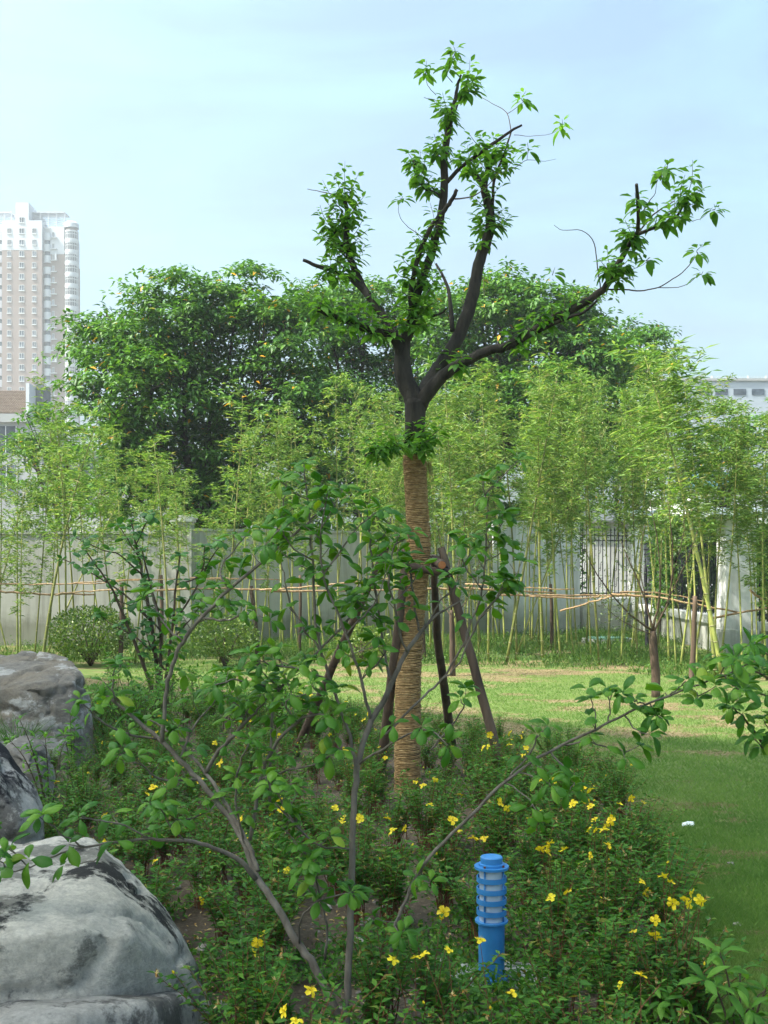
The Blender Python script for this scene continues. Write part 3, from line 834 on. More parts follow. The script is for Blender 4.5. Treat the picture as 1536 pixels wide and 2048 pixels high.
# ------------------------------------------------------------------ broad-leaved trees behind the wall
def far_tree(base_px, d, lobes, n_tips, label, seed, leafL=0.215, per=8, group='broad trees behind the wall'):
    r0 = np.random.default_rng(seed)
    rr = random.Random(seed)
    base = Vector((xw(base_px, d), d, 0))
    root = empty('broadleaf_tree', base, label, 'tree', group)
    C, RX, RZ, WT = [], [], [], []
    for (px, py, rx, ry) in lobes:
        c = U(px, py, d + rr.uniform(-1.0, 1.0)); k = d / F
        C.append(c); RX.append(rx * k); RZ.append(ry * k); WT.append((rx * ry) ** 0.8)
    WT = np.array(WT) / sum(WT)
    # wood
    tb = MB()
    top = max(c.z for c in C)
    split = Vector((base.x + rr.uniform(-.2, .2), d, min(2.6, top * .3)))
    tb.tube(smooth_path([tuple(base), tuple((base + split) / 2 + Vector((.08, 0, 0))), tuple(split)], 3), [0.19, .18, .17, .165, .16, .155, .15], 9)
    tb.build('trunk', M['far_bark'], root, True, base)
    lb = MB()
    for c, rx, rz in zip(C, RX, RZ):
        mid = split.lerp(c, .5) + Vector((rr.uniform(-.3, .3), rr.uniform(-.3, .3), -.25))
        p = smooth_path([tuple(split), tuple(mid), tuple(c)], 4, .03, rr.randint(0, 999))
        lb.tube(p, np.linspace(.10, .035, len(p)), 6)
        for _ in range(7):
            e = Vector(c) + Vector((rr.uniform(-1, 1) * rx * .8, rr.uniform(-1, 1) * rx * .8, rr.uniform(-.7, .8) * rz))
            s = Vector(p[int(len(p) * rr.uniform(.5, .99))])
            q = smooth_path([tuple(s), tuple(s.lerp(e, .5) + Vector((0, 0, -.1))), tuple(e)], 3, .02, rr.randint(0, 999))
            lb.tube(q, np.linspace(.03, .008, len(q)), 4)
    lb.build('limbs', M['far_bark'], root, True, base)
    # leaf rosettes at the shoot tips
    ns = n_tips // 10
    idx = r0.choice(len(C), ns, p=WT)
    u = unit(r0.normal(size=(ns, 3)))
    rad = r0.random(ns) ** 0.36
    cc = np.array([tuple(c) for c in C])[idx]
    sx = np.array(RX)[idx][:, None]; sz = np.array(RZ)[idx][:, None]
    off = u * rad[:, None] * np.concatenate([sx, np.minimum(sx, 1.9), sz], 1)
    tips = cc + off
    tips = np.repeat(tips, 10, 0); u = np.repeat(u, 10, 0); off = np.repeat(off, 10, 0); sz = np.repeat(sz, 10, 0)
    sp_ = r0.normal(size=(len(tips), 3)) * np.array([.36, .36, .07]); tips = tips + sp_; tips[:, 2] -= .32 * (sp_[:, 0] ** 2 + sp_[:, 1] ** 2)
    tips[:, 2] += 0.14 * (fbm(tips * 1.2, 3) - .5) * sz[:, 0]
    # gaps: drop tips where slow noise is low
    keep = fbm(tips * 0.85 + seed, 3) > 0.30
    tips, u, off = tips[keep], u[keep], off[keep]
    n = len(tips)
    axis = unit(u * 0.45 + np.array([0, 0, 0.9]) + 0.22 * r0.normal(size=(n, 3)))
    a1 = unit(np.cross(axis, np.array([[0.3, 0.2, 1.0]]) + 0.01))
    a2 = np.cross(axis, a1)
    ph = r0.random((n, per)) * .5 + np.arange(per)[None] * (2 * PI / per * 2.0)
    lift = r0.uniform(-0.35, 0.45, (n, per))
    dv = (a1[:, None] * np.cos(ph)[..., None] + a2[:, None] * np.sin(ph)[..., None]) + axis[:, None] * lift[..., None]
    dv[..., 2] -= 0.2
    pos = tips[:, None] + dv * 0.05 + axis[:, None] * r0.uniform(-.16, .05, (n, per))[..., None]
    nn = np.broadcast_to(axis[:, None], dv.shape) + 0.35 * r0.normal(size=dv.shape) + np.array([0, 0, .5])
    L = leafL * r0.uniform(.65, 1.2, n * per)
    tint = r0.random(n * per)
    me = leaf_mesh('crown', T_DIA, pos.reshape(-1, 3), dv.reshape(-1, 3), nn.reshape(-1, 3), L, L * r0.uniform(.36, .5, n * per), M['far_leaf'], tint)
    link('crown', local(me, base), root)
    return root
far_tree(400, 31.0, [(370, 600, 110, 80), (480, 605, 120, 82), (270, 690, 100, 60), (205, 650, 62, 26), (215, 632, 45, 18), (575, 640, 95, 95), (300, 780, 130, 85), (430, 760, 140, 120),
                     (560, 770, 130, 120), (255, 880, 90, 80), (390, 910, 130, 100), (520, 930, 130, 90), (180, 770, 45, 25), (420, 1000, 150, 60), (620, 850, 90, 120), (240, 960, 90, 70), (330, 680, 130, 80), (190, 700, 60, 30), (540, 1000, 110, 50), (230, 830, 80, 60)], 7600,
         'widest dark green broadleaf tree rising left of the wrapped tree', 3)
far_tree(735, 33.5, [(650, 620, 80, 75), (730, 622, 90, 75), (820, 630, 80, 85), (700, 760, 100, 100), (800, 780, 100, 100), (690, 890, 110, 100), (800, 910, 90, 100), (740, 1000, 120, 60)], 3700,
         'dark broadleaf tree directly behind the forked trunk', 5)
far_tree(985, 33.0, [(900, 660, 70, 90), (960, 610, 75, 70), (1010, 590, 70, 62), (1000, 700, 100, 90), (920, 770, 80, 90), (1020, 800, 90, 80), (960, 900, 100, 90)], 2800,
         'broadleaf tree behind the right fork with the tallest top among the right trees', 8)
far_tree(1130, 32.0, [(1090, 615, 75, 60), (1150, 610, 58, 48), (1120, 690, 90, 80), (1180, 700, 70, 60), (1090, 790, 90, 80), (1190, 800, 80, 80), (1130, 900, 90, 90)], 2600,
         'broadleaf tree behind the long right limb of the wrapped tree', 12)
far_tree(1262, 38.0, [(1230, 680, 60, 45), (1280, 672, 55, 38), (1240, 750, 80, 60), (1300, 730, 45, 50), (1270, 840, 80, 80), (1240, 930, 90, 80)], 1700,
         'rightmost and smallest broadleaf tree beyond the wall', 17)
far_tree(110, 34.0, [(95, 830, 55, 38), (60, 880, 50, 40), (130, 880, 60, 50), (90, 960, 80, 60), (190, 960, 90, 70)], 420,
         'low ragged leafy tree at far left before the tiled house', 21, .22)
far_tree(1440, 34.0, [(1430, 880, 70, 60), (1500, 860, 60, 40), (1400, 960, 70, 60), (1490, 930, 60, 60)], 420,
         'low leafy tree below the pale blue building at right', 27, .2)

def hedge(px0, px1, py, d, label, name='hedge', n=3000, z0=1.2, leafL=.09, m='far_leaf', cat='hedge'):
    x0, x1 = xw(px0, d), xw(px1, d)
    o = Vector(((x0 + x1) / 2, d, 0))
    root = empty(name, o, label, cat)
    X = rng.uniform(x0, x1, n); 
    top = zt(py, d) + 0.35 * (fbm(np.stack([X * 1.3, X * 0, X * 0 + d], 1), 3) - .5)
    Z = z0 + (top - z0) * rng.random(n) ** .6
    Y = d + rng.uniform(-.7, .7, n)
    P = np.stack([X, Y, Z], 1)
    dv = unit(rng.normal(size=(n, 3)) + np.array([0, -.3, .3]))
    me = leaf_mesh('foliage', T_DIA, P, dv, rng.normal(size=(n, 3)) * .6 + np.array([0, -.4, 1]), leafL * rng.uniform(.6, 1.3, n), leafL * .55 * rng.uniform(.7, 1.2, n), M[m], rng.random(n) * .97)
    link('foliage', local(me, o), root)
    w_ = MB()
    for k in range(8):
        x = x0 + (x1 - x0) * (k + .5) / 8
        w_.tube([(x, d, 0), (x + .05, d, z0 + .2), (x - .1, d, z0 + .8)], [.03, .025, .012], 5)
    w_.build('stem', M['far_bark'], root, False, o)
    return root
hedge(-60, 345, 1042, 27.0, 'row of low green shrubs showing over the left stretch of garden wall', n=4200, m='box_leaf')
hedge(1310, 1450, 1040, 27.5, 'dark shrubs seen through the iron fence between the piers', n=9000, z0=.5, leafL=.14)
hedge(1495, 1700, 1060, 24.6, 'leafy shrubs behind the iron fence at the right edge', n=8000, z0=.5, leafL=.13)
hedge(520, 1000, 1050, 31.5, 'dark shrub row filling the gap under the broadleaf crowns', n=5000, z0=.5, leafL=.16)
hedge(1000, 1160, 1010, 33.5, 'dark shrub row behind the bluish white wall', n=5000, z0=.5, leafL=.18)
block('white_garage', 1120, 1330, 1046, 40.0, M['white_render'], 'bluish white garage wall seen through the short iron fence panel')

# ------------------------------------------------------------------ bamboo
def bamboo_parts(h, seed, dens=1.0, low=0.45):
    """culm with nodes and its leaf sprays, standing at the origin"""
    r0 = np.random.default_rng(seed); rr = random.Random(seed)
    bend = Vector((rr.uniform(-1, 1), rr.uniform(-1, 1), 0)) * 0.35
    pts = []
    for k in range(15):
        t = k / 14
        pts.append(Vector((bend.x * t ** 2.4, bend.y * t ** 2.4, h * t)))
    rad = [0.0185 * (1 - t) ** .75 * 1.15 + .0022 for t in np.linspace(0, 1, 15)]
    c = MB(); c.tube(pts, rad, 7)
    for k in range(int(h / .27)):
        z = .15 + k * .27
        t = min(.97, z / h)
        r_ = 0.0185 * (1 - t) ** .75 * 1.15 + .0052
        p = Vector((bend.x * t ** 2.4, bend.y * t ** 2.4, z))
        c.tube([p - Vector((0, 0, .007)), p + Vector((0, 0, .007))], r_, 7, 1)
    culm = c.mesh('culm', [M['culm'], M['node']], True)
    P, D, L = [], [], []
    tw = MB()
    nb = int(32 * dens)
    for i in range(nb):
        t = low + (1 - low) * ((i + rr.random()) / nb) ** 0.9
        z = h * min(t, .995)
        s = Vector((bend.x * t ** 2.4, bend.y * t ** 2.4, z))
        a = rr.uniform(0, 2 * PI)
        ln = rr.uniform(.35, .95) * (1.05 - .55 * t) * (0.55 + min(1, (t - low) * 4) * .6)
        dr = Vector((math.cos(a), math.sin(a), rr.uniform(.5, 1.1))).normalized()
        q = [s, s + dr * ln * .5, s + dr * ln + Vector((0, 0, -.10 * ln))]
        tw.tube(q, [.0035, .0026, .0012], 3, 0, False)
        for j in range(int(6 + ln * 12)):
            f = rr.uniform(.25, 1.02)
            p = (q[0].lerp(q[1], f * 2) if f < .5 else q[1].lerp(q[2], f * 2 - 1)) + Vector((rr.gauss(0, .05), rr.gauss(0, .05), rr.gauss(0, .05)))
            for _ in range(rr.choice((2, 3, 3, 4))):
                b_ = rr.uniform(0, 2 * PI)
                dv = Vector((math.cos(b_), math.sin(b_), rr.uniform(-.75, .35))) + dr * .35
                P.append(tuple(p)); D.append(tuple(dv)); L.append(rr.uniform(.08, .165))
    L = np.array(L)
    fol = leaf_mesh('foliage', T_DIA, np.array(P), np.array(D), np.array([[0, 0, 1.0]]) + .5 * r0.normal(size=(len(P), 3)), L, L * .17, M['bamboo_leaf'], r0.random(len(P)) ** 1.2)
    twm = tw.mesh('twigs', M['culm'])
    return culm, fol, twm
VAR = [bamboo_parts(5.6, 100 + k, 1.18) for k in range(7)]
LOWV = [bamboo_parts(5.5, 300 + k, 1.0, .28) for k in range(3)]
THIN = [bamboo_parts(5.4, 200 + k, .55, .46) for k in range(4)]
def bamboo(px, py, toppx, toppy, dd=0.0, var=None, label=None, group=None, thick=1.0, spin=None):
    b0 = G(px, py); b0.y += 0
    top = U(toppx, toppy, b0.y + dd)
    axis = top - b0
    h = axis.length
    culm, fol, tw = var
    hh = 5.6
    o = empty('bamboo', b0, label, 'bamboo', group)
    q = Vector((0, 0, 1)).rotation_difference(axis.normalized())
    o.rotation_mode = 'QUATERNION'
    from mathutils import Quaternion
    o.rotation_quaternion = q @ Quaternion((0, 0, 1), spin if spin is not None else random.uniform(0, 6.28))
    s = h / hh
    o.scale = (thick * (.6 + .4 * s),) * 2 + (s,)
    link('culm', culm, o); link('foliage', fol, o); link('twigs', tw, o)
    return o
def topline(px):
    xs = [0, 60, 120, 180, 300, 420, 500, 560, 640, 720, 800, 900, 980, 1060, 1130, 1200, 1260, 1300, 1350, 1400, 1450, 1500, 1560]
    ys = [845, 850, 745, 770, 905, 900, 760, 770, 740, 745, 800, 780, 745, 740, 765, 735, 740, 690, 715, 760, 790, 780, 785]
    return float(np.interp(px, xs, ys))
rb = random.Random(5)
def zone(px, sparse, lean):
    a_, b_ = zone_(px)
    w_ = ('sparse ' if sparse else 'leafy ') + ('left leaning ' if lean < -22 else 'right leaning ' if lean > 22 else 'upright ')
    return w_ + a_, w_ + b_
def zone_(px):
    if px < 350: return 'bamboo culm in front of the left stretch of grey wall', 'bamboo before the left wall'
    if px < 780: return 'bamboo culm between the stepped pillar and the wrapped tree', 'bamboo left of the wrapped tree'
    if px < 1160: return 'bamboo culm in the dense stand right of the wrapped tree', 'bamboo right of the wrapped tree'
    return 'bamboo culm in front of the iron fence and white piers', 'bamboo before the iron fence'
spots = []
for px in np.arange(-40, 350, 17.5): spots.append((px, True))
for px in np.arange(352, 780, 15.5): spots.append((px, True))
for px in np.arange(785, 1160, 9.0): spots.append((px, False))
for px in np.arange(1160, 1600, 11.0): spots.append((px, False))
for px in np.arange(1606, 1860, 13.0): spots.append((px, False))
for px in np.arange(-250, -45, 16.0): spots.append((px, True))
for (px, sp) in spots:
    px += rb.uniform(-8, 8)
    if 1440 < px < 1515 and rb.random() < .35: continue
    edge = np.interp(px, [0, 350, 900, 1100, 1300, 1450, 1600], [1338, 1330, 1325, 1322, 1340, 1362, 1375])
    py = rb.uniform(edge - (48 if px > 780 else 40), edge)
    lean = rb.gauss(0, 30) if rb.random() < .75 else rb.gauss(0, 75)
    tp = px + lean
    ty = topline(tp) + abs(rb.gauss(0, 62)) + (0 if rb.random() < .6 else rb.uniform(0, 110))
    thin = sp and rb.random() < (.62 if px < 350 else .78)
    lb_, gr_ = zone(px, thin, tp - px)
    bamboo(px, py, tp, ty, rb.uniform(-.5, .6), rb.choice(LOWV if ((px < 110 or px > 1500) and rb.random() < .7 or rb.random() < .14) else THIN if thin else VAR), lb_, gr_, rb.uniform(.75, 1.05))
LONE = [(1012, 1330, 1122, 735, 'yellow bamboo culm leaning right across its neighbours right of the wrapped tree', 1.25),
        (1086, 1325, 1062, 745, 'straight pale bamboo culm crossed by the leaning yellow one', 1.2),
        (1448, 1365, 1318, 700, 'thick yellow green bamboo culm leaning left before the near pier', 1.75),
        (1432, 1355, 1372, 760, 'upright thick bamboo culm just right of the leaning thick one', 1.35),
        (82, 1345, 152, 800, 'pale bamboo culm leaning right across the left wall behind the boulder', 1.35),
        (340, 1335, 322, 860, 'pale green bamboo culm standing by the stepped pillar, behind the clipped bush', 1.3),
        (440, 1325, 508, 770, 'yellowish bamboo culm slanting up to the right before the dark broadleaf tree', 1.2),
        (912, 1335, 902, 745, 'tall bare stemmed bamboo culm just right of the wrapped trunk', 1.2)]
for (a_, b_, c_, d_, lb_, th) in LONE:
    bamboo(a_, b_, c_, d_, 0.0, THIN[LONE.index((a_, b_, c_, d_, lb_, th)) % 4] if a_ in (82, 440, 340) else VAR[2], lb_, None, th)

# tied rails of dry bamboo and the stakes that carry them
def rail(pts, rpx, label, group='dry bamboo rails'):
    P = [U(*p) for p in pts]
    o = P[0].lerp(P[-1], .5)
    path = smooth_path([tuple(p) for p in P], 6, .012, int(pts[0][0]) + 3000)
    b_ = MB()
    r_ = rpx * pts[0][2] / F
    b_.tube(path, np.linspace(r_, r_ * .72, len(path)), 7)
    L = sum((Vector(path[i + 1][:3]) - Vector(path[i][:3])).length for i in range(len(path) - 1))
    for i in range(1, len(path) - 1, 1):
        a, c = Vector(path[i][:3]), Vector(path[i + 1][:3])
        dr = (c - a).normalized()
        b_.tube([a - dr * .006, a + dr * .006], r_ * 1.22, 7)
    ob = b_.build('bamboo_rail', M['rail'], None, True, o)
    ob.location = o
    tag(ob, label, 'pole', group)
DR = 19.6
for (pts, r_, lb_) in [
    ([(-30, 1180, DR), (60, 1187, DR), (190, 1189, DR)], 2.3, 'leftmost dry bamboo rail tied in front of the left wall'),
    ([(110, 1190, DR - .05), (150, 1184, DR - .05), (255, 1180, DR - .05)], 1.8, 'second dry bamboo rail from the left, overlapping the leftmost'),
    ([(-30, 1168, DR + .6), (150, 1168, DR + .6), (300, 1158, DR + .6)], 1.5, 'dark upper bamboo rail behind the leftmost rail'),
    ([(140, 1168, DR + .5), (240, 1160, DR + .5), (480, 1158, DR + .5)], 1.2, 'thin upper bamboo rail behind the clipped bush'),
    ([(290, 1181, DR), (420, 1177, DR), (620, 1183, DR)], 2.2, 'dry bamboo rail running past the stepped pillar'),
    ([(520, 1180, DR - .1), (640, 1172, DR - .1), (790, 1156, DR - .1)], 1.7, 'bamboo rail slanting up behind the left prop pole'),
    ([(540, 1182, DR), (700, 1181, DR), (880, 1177, DR)], 2.2, 'bamboo rail passing straight behind the wrapped trunk'),
    ([(840, 1177, DR), (960, 1178, DR), (1110, 1186, DR)], 2.4, 'thick pale bamboo rail right of the wrapped trunk'),
    ([(930, 1168, DR + .3), (1060, 1176, DR + .3), (1150, 1178, DR + .3)], 1.5, 'thin upper bamboo rail right of the wrapped trunk'),
    ([(1000, 1190, DR - .1), (1090, 1190, DR - .1), (1260, 1191, DR - .1)], 2.4, 'pale bamboo rail reaching the bamboo before the iron fence'),
    ([(1060, 1193, DR - .2), (1160, 1196, DR - .2), (1270, 1190, DR - .2)], 1.8, 'lower bamboo rail tied beside the pale one before the fence'),
    ([(1120, 1222, DR - .3), (1180, 1205, DR - .3), (1225, 1192, DR - .3)], 1.9, 'short slanting bamboo rail before the iron fence'),
    ([(1220, 1188, DR - .2), (1320, 1196, DR - .4), (1480, 1226, DR - .8)], 2.5, 'thick bamboo rail sagging to the right before the near pier'),
    ([(1240, 1184, DR), (1330, 1188, DR - .2), (1420, 1207, DR - .4)], 1.7, 'thin bamboo rail above the sagging thick one'),
    ([(1424, 1236, DR - .9), (1480, 1225, DR - .9), (1600, 1206, DR - .9)], 2.3, 'bamboo rail rising to the right edge before the near pier'),
    ([(1500, 1180, DR - .7), (1536, 1208, DR - .7), (1600, 1250, DR - .7)], 2.4, 'bamboo rail slanting down at the right edge'),
    ([(380, 1156, DR + 1.2), (470, 1157, DR + 1.2), (560, 1160, DR + 1.2)], 1.2, 'dark thin bamboo rail close to the long shaded wall')]:
    rail(pts, r_, lb_)
def stake(px0, py0, px1, py1, rpx, label, m='stake', group=None):
    b0 = G(px0, py0); b1 = U(px1, py1, b0.y)
    r_ = rpx * b0.y / F
    path = smooth_path([tuple(b0 - Vector((0, 0, .1))), tuple(b0.lerp(b1, .5) + Vector((.015, 0, 0))), tuple(b1)], 5, .004, int(px0))
    b_ = MB(); b_.tube(path, np.linspace(r_ * 1.1, r_ * .85, len(path)), 8)
    o = b_.build('wooden_stake', M[m], None, True, b0); o.location = b0
    tag(o, label, 'stake', group)
stake(1381, 1362, 1390, 1192, 5.5, 'reddish brown stake tied to the rail before the near pier')
stake(240, 1335, 243, 1165, 4.5, 'dark stake behind the left clipped bush, holding the left rails')
stake(322, 1320, 322, 1150, 4.0, 'dark stake left of the stepped pillar')
stake(517, 1330, 502, 1172, 4.5, 'tan stake slanting left of the right clipped bush')
stake(1294, 1300, 1290, 1130, 3.6, 'thin black stake near the far corner pier', 'iron')
stake(1103, 1300, 1101, 1168, 3.6, 'brown stake among the bamboo before the bluish wall')
stake(598, 1312, 600, 1150, 3.2, 'dark stake behind the left prop pole')

# ------------------------------------------------------------------ rounded clipped bushes
def clipped(px, py, rx, ry, basepy, label, n, tintpow=1.0):
    b0 = G(px, basepy); d = b0.y
    c = U(px, py, d); k = d / F
    root = empty('clipped_bush', b0, label, 'bush')
    u = unit(rng.normal(size=(n, 3)))
    rad = 1 - .42 * rng.random(n) ** 2
    P = np.array(c) + u * rad[:, None] * np.array([rx * k, rx * k, ry * k]) * (1 + .16 * (fbm(u * 2.6 + px, 3) - .5))[:, None]
    P = P[P[:, 2] > .1]; u = u[:len(P)] if False else unit(P - np.array(c))
    n = len(P)
    dv = unit(u + .8 * rng.normal(size=(n, 3)) + np.array([0, 0, .35]))
    L = rng.uniform(.04, .075, n)
    me = leaf_mesh('foliage', T_DIA, P, dv, u + .5 * rng.normal(size=(n, 3)), L, L * .5, M['box_leaf'], rng.random(n) ** tintpow)
    link('foliage', local(me, b0), root)
    b_ = MB()
    for j in range(9):
        e = Vector(c) + Vector((random.uniform(-.6, .6) * rx * k, random.uniform(-.6, .6) * rx * k, random.uniform(-.3, .5) * ry * k))
        m_ = b0.lerp(e, .4) + Vector((0, 0, .05))
        b_.tube(smooth_path([tuple(b0), tuple(m_), tuple(e)], 3), [.022, .02, .018, .015, .012, .008, .005], 5)
    b_.build('stem', M['twig'], root, True, b0)
clipped(182, 1265, 84, 52, 1332, 'clipped round bush with glossy leaves behind the back boulder', 5200)
clipped(450, 1272, 66, 42, 1334, 'clipped round bush right of the stepped pillar, before the long wall', 3600)
clipped(725, 1284, 52, 34, 1330, 'pale green low bush just left of the wrapped trunk', 2000, .5)

# ------------------------------------------------------------------ boulders
def boulder(name, pts, m, label, voxel=0.035, amp=0.05, seed=0, smooth_it=5, fine=0.02):
    bm = bmesh.new()
    vs_ = [bm.verts.new(p) for p in pts]
    bmesh.ops.convex_hull(bm, input=vs_)
    for v_ in [v_ for v_ in bm.verts if not v_.link_faces]: bm.verts.remove(v_)
    me = bpy.data.meshes.new(name); bm.to_mesh(me); bm.free()
    o = link(name, me)
    md = o.modifiers.new('remesh', 'REMESH'); md.mode = 'VOXEL'; md.voxel_size = voxel
    ms = o.modifiers.new('smooth', 'SMOOTH'); ms.iterations = smooth_it; ms.factor = 0.5
    dg = bpy.context.evaluated_depsgraph_get()
    me2 = bpy.data.meshes.new_from_object(o.evaluated_get(dg))
    o.modifiers.clear(); o.data = me2
    n = len(me2.vertices)
    co = np.empty(n * 3, np.float32); me2.vertices.foreach_get('co', co); co = co.reshape(-1, 3).astype(float)
    no = np.empty(n * 3, np.float32); me2.vertices.foreach_get('normal', no); no = no.reshape(-1, 3).astype(float)
    d_ = (fbm(co * 1.7 + seed, 4) - .5) * amp * 2
    rg = np.abs(fbm(co * np.array([2.2, 2.2, 4.5]) + seed * 2, 4) - .5) * 2        # ridges and cracks
    d_ += -(np.clip(0.14 - rg, 0, .14) / .14) ** 2 * fine * 1.2
    d_ += (fbm(co * 7 + seed, 5, .62) - .5) * fine * 1.3
    st_ = (co[:, 2] * 5.5 + co[:, 0] * 1.4 + 2.2 * fbm(co * .8 + seed, 3)) ; d_ += (np.abs(st_ - np.floor(st_) - .5) - .25) * fine * .8 * fbm(co * 1.3 + 3 + seed, 2)
    co += no * d_[:, None]
    me2.vertices.foreach_set('co', co.astype(np.float32).ravel())
    me2.materials.clear(); me2.materials.append(m)
    me2.polygons.foreach_set('use_smooth', np.ones(len(me2.polygons), dtype=bool))
    cx, cy = co[:, 0].mean(), co[:, 1].mean()
    local(me2, (cx, cy, 0)); me2.update()
    o.location = (cx, cy, 0)
    return tag(o, label, 'boulder')
M['rock_a'] = rockmat('pale_crusted_rock', (0.30, 0.285, 0.25), (0.80, 0.75, 0.66), (0.045, 0.043, 0.042), 0.455, 0.55, None, 3.7)
M['rock_b'] = rockmat('brown_rock', (0.25, 0.225, 0.195), (0.54, 0.515, 0.48), (0.11, 0.10, 0.09), 0.52, 0.66, (0.27, 0.225, 0.17), 11.0)
M['rock_c'] = rockmat('dark_streaked_rock', (0.20, 0.19, 0.18), (0.62, 0.59, 0.55), (0.030, 0.030, 0.036), 0.46, 0.53, None, 22.0)
M['rock_d'] = rockmat('grey_rock', (0.24, 0.22, 0.195), (0.45, 0.42, 0.38), (0.10, 0.09, 0.08), 0.55, 0.66, None, 31.0)
Gv = lambda px, py, z=0.0: tuple(G(px, py, z))
big = [U(-260, 1690, 4.5), U(40, 1674, 4.55), U(120, 1668, 4.55), U(190, 1676, 4.5), U(245, 1722, 4.45), U(318, 1800, 4.35), U(362, 1862, 4.25), U(392, 1940, 4.15), U(420, 2010, 4.05),
       U(-360, 1895, 3.25), U(0, 1880, 3.3), U(150, 1858, 3.4), U(250, 1868, 3.5), U(335, 1915, 3.75),
       U(-360, 2010, 3.2), U(0, 2000, 3.28), U(160, 1990, 3.4), U(300, 1975, 3.62), U(385, 1985, 3.95),
       (-2.6, 3.2, -.1), (-1.6, 3.1, -.1), (-.95, 3.35, -.1), (-.65, 3.95, -.1), (-.7, 4.3, -.1), (-2.6, 4.7, -.1), (-1.2, 4.75, -.1)]
boulder('boulder', [tuple(p) for p in big], M['rock_a'], 'largest boulder at lower left with pale crust and black stains', .018, .024, 3.0, 1, .020)
slab = [U(-300, 2052, 3.05), U(0, 2046, 3.05), U(150, 2028, 3.15), U(300, 2003, 3.4), U(385, 1990, 3.72), U(412, 2010, 3.85), U(428, 2050, 3.9),
        (-2.2, 2.7, -.1), (-1.0, 2.75, -.1), (-.66, 3.2, -.1), (-.56, 3.9, -.1), (-1.0, 4.0, -.1), (-2.2, 4.0, -.1), (-2.2, 3.9, .3), (-1.0, 3.9, .25)]
boulder('boulder', [tuple(p) for p in slab], M['rock_c'], 'dark low slab of rock under the front of the largest boulder', .03, .03, 8.0, 3, .02)
back = [U(-120, 1316, 10.6), U(60, 1303, 10.7), U(138, 1306, 10.5), U(162, 1345, 9.9), U(-140, 1372, 9.4), U(70, 1374, 9.3), U(150, 1362, 9.45), U(182, 1408, 9.7),
        U(188, 1470, 9.6), U(190, 1545, 9.5), U(130, 1560, 9.15), U(-140, 1560, 9.15), U(-140, 1560, 11), U(180, 1530, 10.8)]
boulder('boulder', [tuple(p) for p in back], M['rock_b'], 'tall brown block of rock at the back left with a flat top', .028, .06, 14.0, 1, .04)
mid = [U(38, 1468, 7.6), U(75, 1462, 7.6), U(98, 1485, 7.5), U(112, 1545, 7.4), U(108, 1592, 7.2), U(20, 1500, 7.1), U(60, 1520, 6.9), U(95, 1600, 6.95), U(0, 1490, 7.4),
       U(-30, 1680, 7.0), U(110, 1650, 7.1), U(110, 1640, 7.8), U(-30, 1600, 7.8)]
boulder('boulder', [tuple(p) for p in mid], M['rock_d'], 'grey rounded rock wedged between the brown block and the streaked rock', .02, .05, 21.0, 2, .03)
slant = [U(-80, 1420, 5.6), U(-10, 1468, 5.6), U(30, 1525, 5.5), U(70, 1580, 5.4), U(86, 1622, 5.35), U(78, 1662, 5.25), U(20, 1672, 5.05), U(-10, 1560, 5.0), U(40, 1640, 4.95), U(-120, 1500, 5.0),
         U(-120, 1780, 5.0), U(60, 1760, 5.1), U(80, 1750, 5.5), U(-120, 1740, 5.9)]
boulder('boulder', [tuple(p) for p in slant], M['rock_c'], 'slanting black and white streaked rock at the left edge above the largest boulder', .018, .04, 27.0, 1, .025)

# ------------------------------------------------------------------ the wrapped, forked tree
TBASE = G(815, 1592)
TD0 = TBASE.y
tree = empty('wrapped_tree', TBASE, 'pruned forked tree with its trunk wound in straw rope in the middle of the bed', 'tree')
kpx = TD0 / F
trunk_px = [(815, 1600, 24), (815, 1480, 24), (816, 1380, 23.5), (821, 1270, 23), (832, 1170, 22), (838, 1090, 21.5), (833, 1000, 21), (829, 912, 21), (830, 850, 21), (831, 800, 23)]
def px_path(lst, dz=0.0, d1=None, sub=4, jit=0.0, seed=1, d0=None):
    """list of (px, py, r_px) -> smooth path with radii; depth runs from d0 to d1"""
    a = TD0 if d0 is None else d0
    n = len(lst)
    q = []
    for i, (px, py, r_) in enumerate(lst):
        dd = a + ((d1 if d1 is not None else a + dz) - a) * (i / (n - 1))
        p = U(px, py, dd)
        q.append((p.x, p.y, p.z, r_ * dd / F))
    return smooth_path(q, sub, jit, seed)
def tube_path(mb, path, n=10, mi=0, rough=0.0):
    mb.tube([p[:3] for p in path], [p[3] for p in path], n, mi)
tp_ = px_path(trunk_px, sub=6)
b_ = MB(); b_.tube([p[:3] for p in tp_], [p[3] * .96 for p in tp_], 16)
b_.build('trunk', M['bark'], tree, True, TBASE)
# straw rope wound round and round
zs = np.array([p[2] for p in tp_]); xs_ = np.array([p[0] for p in tp_]); ys_ = np.array([p[1] for p in tp_]); rs_ = np.array([p[3] for p in tp_])
ztop = U(829, 910, TD0).z
turns = 205
nseg = turns * 22
zz = np.linspace(0.0, ztop, nseg)
ang = np.linspace(0, turns * 2 * PI, nseg)
tid = np.floor(ang / (2 * PI)).astype(int)
jt = rng.normal(0, .0024, turns + 2); jz = rng.normal(0, .0017, turns + 2)
fr = ang / (2 * PI) - tid
jr = jt[tid] * (1 - fr) + jt[tid + 1] * fr; jzz = jz[tid] * (1 - fr) + jz[tid + 1] * fr
wob = .004 * (vnoise(np.stack([np.cos(ang) * 1.5, np.sin(ang) * 1.5, zz * 9], 1)) - .5)
rad_ = np.interp(zz, zs, rs_) + .0045 + jr + wob
cx_, cy_ = np.interp(zz, zs, xs_), np.interp(zz, zs, ys_)
P = np.stack([cx_ + rad_ * np.cos(ang), cy_ + rad_ * np.sin(ang), zz + jzz + .006 * np.sin(ang + 1) + wob * .8], 1)
